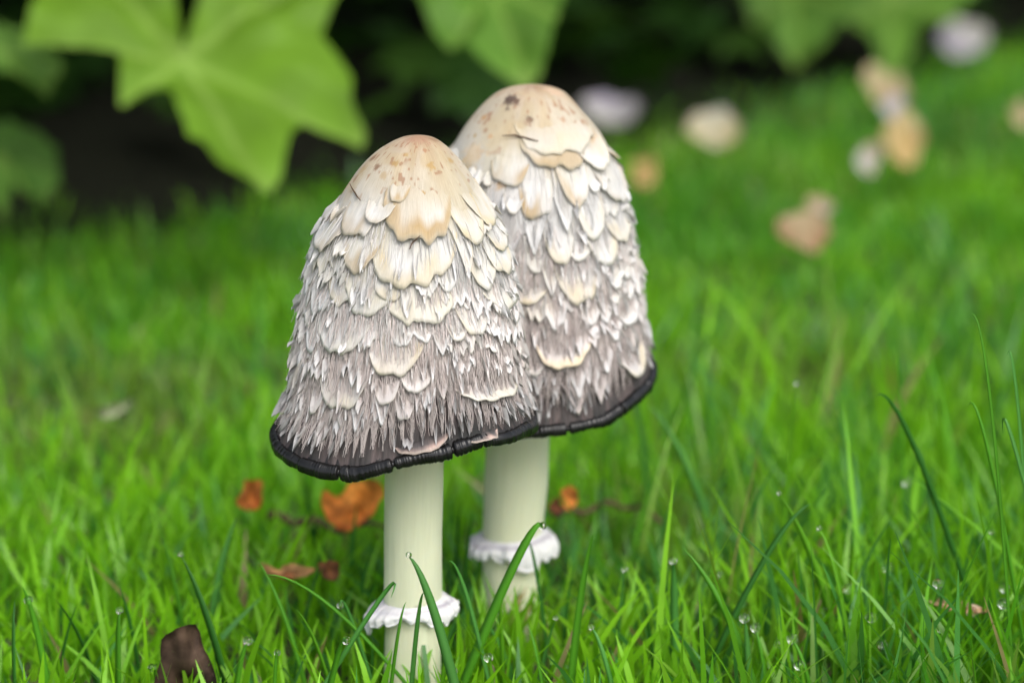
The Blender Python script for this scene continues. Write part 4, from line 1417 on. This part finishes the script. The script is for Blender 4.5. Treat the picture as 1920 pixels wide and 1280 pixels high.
H1 = (.12, .24, .016)
pl = plantL.location
traced_leaf(plantL, pl, [(41, 81), (94, 73), (157, 58), (180, 69), (225, 71), (225, 131), (223, 194), (281, 186), (319, 182), (330, 210), (345, 240), (352, 274), (386, 277), (412, 311), (450, 330), (499, 358),
                         (525, 337), (536, 292), (547, 255), (566, 221), (619, 240), (678, 272), (688, 246), (656, 199), (660, 157), (634, 112), (600, 71), (619, 30), (640, -10), (648, -70), (560, -130), (440, -140), (395, -60), (378, 30),
                         (362, 82), (340, 90), (326, 70), (330, 10), (310, -60), (200, -100), (100, -60), (66, 10)],
            (343, 106), 0.96, (0.10, -0.62, 0.78), [(41, 81), (225, 190), (499, 356), (680, 268), (600, -60), (160, -70)], H1, 0.05, 3, (-0.34, 1.36, 0.22))
traced_leaf(plantL, pl, [(780, -5), (800, 40), (818, 80), (845, 94), (880, 100), (910, 130), (955, 156), (985, 160), (1012, 146), (1026, 110), (1036, 60), (1042, 30), (1068, -5), (1080, -70), (1000, -120), (930, -90), (900, -60), (840, -110), (780, -70)],
            (920, -20), 1.04, (-0.05, -0.60, 0.80), [(990, 156), (845, 90), (1045, 30), (790, -60), (1070, -60)], (.085, .19, .022), 0.05, 9, (-0.12, 1.42, 0.2))
traced_leaf(plantL, pl, [(-60, 60), (20, 75), (80, 95), (118, 118), (112, 160), (85, 178), (60, 160), (20, 152), (-30, 140), (-90, 150), (-120, 100)],
            (-10, 100), 1.02, (0.2, -0.5, 0.84), [(110, 125), (85, 175), (-100, 130)], (.09, .19, .03), 0.05, 12, (-0.36, 1.36, 0.16))
traced_leaf(plantL, pl, [(-80, 250), (0, 240), (60, 262), (108, 300), (112, 340), (92, 380), (60, 366), (30, 350), (8, 400), (-40, 380), (-90, 330)],
            (0, 300), 1.03, (0.1, -0.5, 0.86), [(108, 320), (60, 366), (8, 398), (-80, 330)], (.08, .18, .03), 0.08, 14, (-0.38, 1.36, 0.12))
traced_leaf(plantR, plantR.location, [(1380, -20), (1410, 40), (1450, 85), (1490, 120), (1540, 100), (1570, 60), (1610, 20), (1620, -40), (1500, -80)],
            (1490, -20), 1.46, (-0.1, -0.6, 0.8), [(1490, 118), (1410, 40), (1600, 10)], (.09, .20, .03), 0.05, 17, (0.55, 1.95, 0.2))
traced_leaf(plantR, plantR.location, [(1560, -10), (1600, 50), (1640, 90), (1665, 160), (1700, 120), (1720, 60), (1790, 40), (1830, -10), (1700, -80)],
            (1680, -20), 1.50, (0.05, -0.6, 0.8), [(1665, 158), (1600, 50), (1780, 40)], (.10, .22, .03), 0.05, 19, (0.6, 2.0, 0.2))


# ------------------------------------------------------------------ fallen petals and dead leaves
def fallen(name, px, py, wpx, hpx, cols, label, cat, z=0.016, mat='petal', cup=0.35, rot=0.0, tilt=0.5, seed=0, lobed=0.12, group=None):
    """a curled petal or dead leaf lying in the turf"""
    z = z + 0.006
    c = at_z(px, py, z)
    dep = project(c)[2]
    a_, b_ = wpx * dep / FPX / 2, hpx * dep / FPX / 2
    n, rings = 40, 8
    th = np.linspace(0, 2 * np.pi, n, endpoint=False)
    rr = 1 + lobed * np.sin(2 * th + seed) + (lobed * 2.5 if mat == 'petal' else lobed * 2.2) * vnoise(th / (2 * np.pi) * 9 + 20, th * 0 + seed * 1.3, 90, 9) + (0 if mat == 'petal' else 0.1) * vnoise(th / (2 * np.pi) * 20 + 20, th * 0 + seed * 2.3, 93, 20)
    b = np.linspace(0, 1, rings)
    X = (rr * np.cos(th))[:, None] * b
    Yl = (rr * np.sin(th))[:, None] * b
    q = X ** 2 + Yl ** 2
    zz = cup * (X ** 2 * 0.9 + 0.4 * Yl ** 2 + (0.25 if mat == 'petal' else 0.8) * vnoise(X * 2 + 30 + seed, Yl * 2 + 30, 91))
    top = np.stack([X * a_, Yl * b_, zz * max(a_, b_)], -1)
    nrm = np.array([0, 0, 1.0])
    bot = top - nrm * 0.0005
    V = np.concatenate([top.reshape(-1, 3), bot.reshape(-1, 3)])
    n1 = n * rings
    f1 = grid_faces(n, rings, True)
    f2 = grid_faces(n, rings, True, n1)[:, ::-1]
    i0 = np.arange(n) * rings + rings - 1
    i1 = np.roll(i0, -1)
    f3 = np.stack([i1, i0, i0 + n1, i1 + n1], -1)
    mixv = np.clip(0.5 + 0.7 * vnoise(X * 1.6 + 10 + seed, Yl * 1.6 + 60, 92) + 0.5 * Yl, 0, 1)[..., None]
    C = np.array(cols[0]) * (1 - mixv) + np.array(cols[1]) * mixv
    C = np.concatenate([C.reshape(-1, 3)] * 2)
    o = obj(name, mesh_np(name, V, [f1, f2, f3], {'Col': C}), M[mat])
    o.location = c
    o.rotation_euler = (tilt, 0, rot)
    tag(o, label, cat, group)
    return o


LIL = (.36, .32, .42)
WHT = (.42, .41, .38)
CRM = (.46, .40, .22)
BGE = (.34, .26, .15)
TN = (.42, .29, .11)
BRN = (.24, .13, .06)
fallen('fallen_petal', 1150, 212, 96, 70, (WHT, LIL), 'greyish lilac fallen petal beside the rear cap, in front of the dark bed', 'petal', seed=1, tilt=.9, rot=-.4, z=.022)
fallen('fallen_petal', 1345, 242, 100, 92, (CRM, WHT), 'cream yellow fallen petal lying alone on the lawn', 'petal', seed=2, tilt=.9, rot=-.3, z=.022)
fallen('fallen_petal', 1660, 165, 76, 76, (BGE, CRM), 'dull beige fallen petal behind the tan one', 'petal', seed=3, tilt=.9, z=.022)
fallen('fallen_petal', 1680, 212, 52, 56, (WHT, LIL), 'small greyish white petal between the beige and the tan petal', 'petal', seed=4, tilt=.9, z=.024)
fallen('fallen_petal', 1692, 265, 78, 96, (TN, CRM), 'tan ochre fallen petal, the strongest coloured on the lawn', 'petal', seed=5, tilt=1.0, rot=.2, z=.022)
fallen('fallen_petal', 1630, 295, 50, 66, (WHT, BGE), 'small whitish petal next to the tan ochre one', 'petal', seed=6, tilt=.9, z=.022)
fallen('fallen_petal', 1810, 72, 86, 76, (LIL, WHT), 'lilac fallen petal at the foot of the shrubs', 'petal', seed=7, tilt=1.0, z=.024)
fallen('fallen_petal', 1500, 432, 104, 96, (BRN, BGE), 'withered brown petal curled on the open lawn', 'petal', seed=8, tilt=.9, rot=.4, z=.020)
fallen('fallen_petal', 1535, 388, 54, 46, (WHT, BGE), 'pale petal scrap touching the withered brown petal', 'petal', seed=9, tilt=.8, z=.024)
fallen('fallen_petal', 1918, 218, 40, 56, (CRM, BGE), 'cream petal beyond the tan ochre one, partly out of view', 'petal', seed=10, tilt=.9, z=.022)
fallen('fallen_leaf', 1205, 330, 60, 70, ((.34, .2, .1), (.30, .24, .08)), 'dull reddish dead leaf sunk in the lawn beside the rear cap', 'leaf', seed=11, tilt=.7, mat='dead', z=.014)
fallen('fallen_leaf', 660, 958, 112, 90, ((.48, .14, .03), (.62, .26, .05)), 'bright orange dead leaf lying behind the front stem', 'leaf', seed=12, tilt=.8, mat='dead', cup=.6, z=.018)
fallen('fallen_leaf', 472, 930, 44, 62, ((.30, .09, .02), (.36, .13, .03)), 'small rust red dead leaf standing in the grass under the front cap rim', 'leaf', seed=13, tilt=1.1, mat='dead', cup=.5, z=.018)
fallen('fallen_leaf', 540, 1075, 90, 40, ((.34, .15, .06), (.42, .24, .10)), 'flat russet leaf low in the grass beside the front stem', 'leaf', seed=14, tilt=.6, mat='dead', z=.014)
fallen('fallen_leaf', 618, 1068, 40, 44, ((.12, .05, .025), (.20, .08, .03)), 'dark reddish brown leaf scrap close to the front stem', 'leaf', seed=15, tilt=.9, mat='dead', z=.016)
fallen('fallen_leaf', 1067, 935, 30, 44, ((.60, .24, .05), (.5, .18, .04)), 'little orange leaf fragment behind the rear stem', 'leaf', seed=16, tilt=1.1, mat='dead', z=.018)
fallen('fallen_leaf', 1042, 950, 30, 26, ((.12, .04, .02), (.18, .07, .03)), 'tiny dark brown leaf fragment behind the rear stem', 'leaf', seed=17, tilt=.9, mat='dead', z=.016)
fallen('fallen_leaf', 345, 1285, 112, 190, ((.022, .015, .011), (.06, .038, .026)), 'large curled dark brown dead leaf standing upright in the grass', 'leaf', seed=18, tilt=1.25, mat='dead', cup=.45, lobed=.22, z=.006)
fallen('fallen_leaf', 205, 772, 70, 24, ((.20, .23, .13), (.16, .2, .09)), 'pale straw coloured leaf scrap on the lawn', 'leaf', seed=19, tilt=.8, rot=.6, mat='dead', z=.020)
fallen('fallen_leaf', 1800, 1140, 100, 26, ((.50, .30, .16), (.62, .46, .34)), 'narrow pinkish dry leaf threaded through the dewy grass', 'leaf', seed=20, tilt=.8, rot=-.6, mat='dead', z=.016)


def twig(pts, z, r, label):
    P = np.array([at_z(x, y, z) for x, y in pts])
    t = np.linspace(0, 1, 24)
    k = np.linspace(0, 1, len(P))
    Q = np.stack([np.interp(t, k, P[:, i]) for i in range(3)], -1)
    Q[:, 2] += 0.0012 * np.sin(t * 17)
    V, F = tube(Q, np.linspace(r, r * .6, 24) * (1 + 0.2 * np.sin(t * 41)), 8)
    o = obj('twig', mesh_np('twig', V - Q[0], F), M['dry'])
    o.location = Q[0]
    tag(o, label, 'twig')


twig([(505, 968), (560, 975), (640, 990), (740, 985)], .016, .0011, 'thin brown twig lying by the orange dead leaf')
twig([(1040, 968), (1110, 950), (1180, 945), (1240, 972)], .016, .0009, 'thin grey-brown twig lying behind the rear stem')
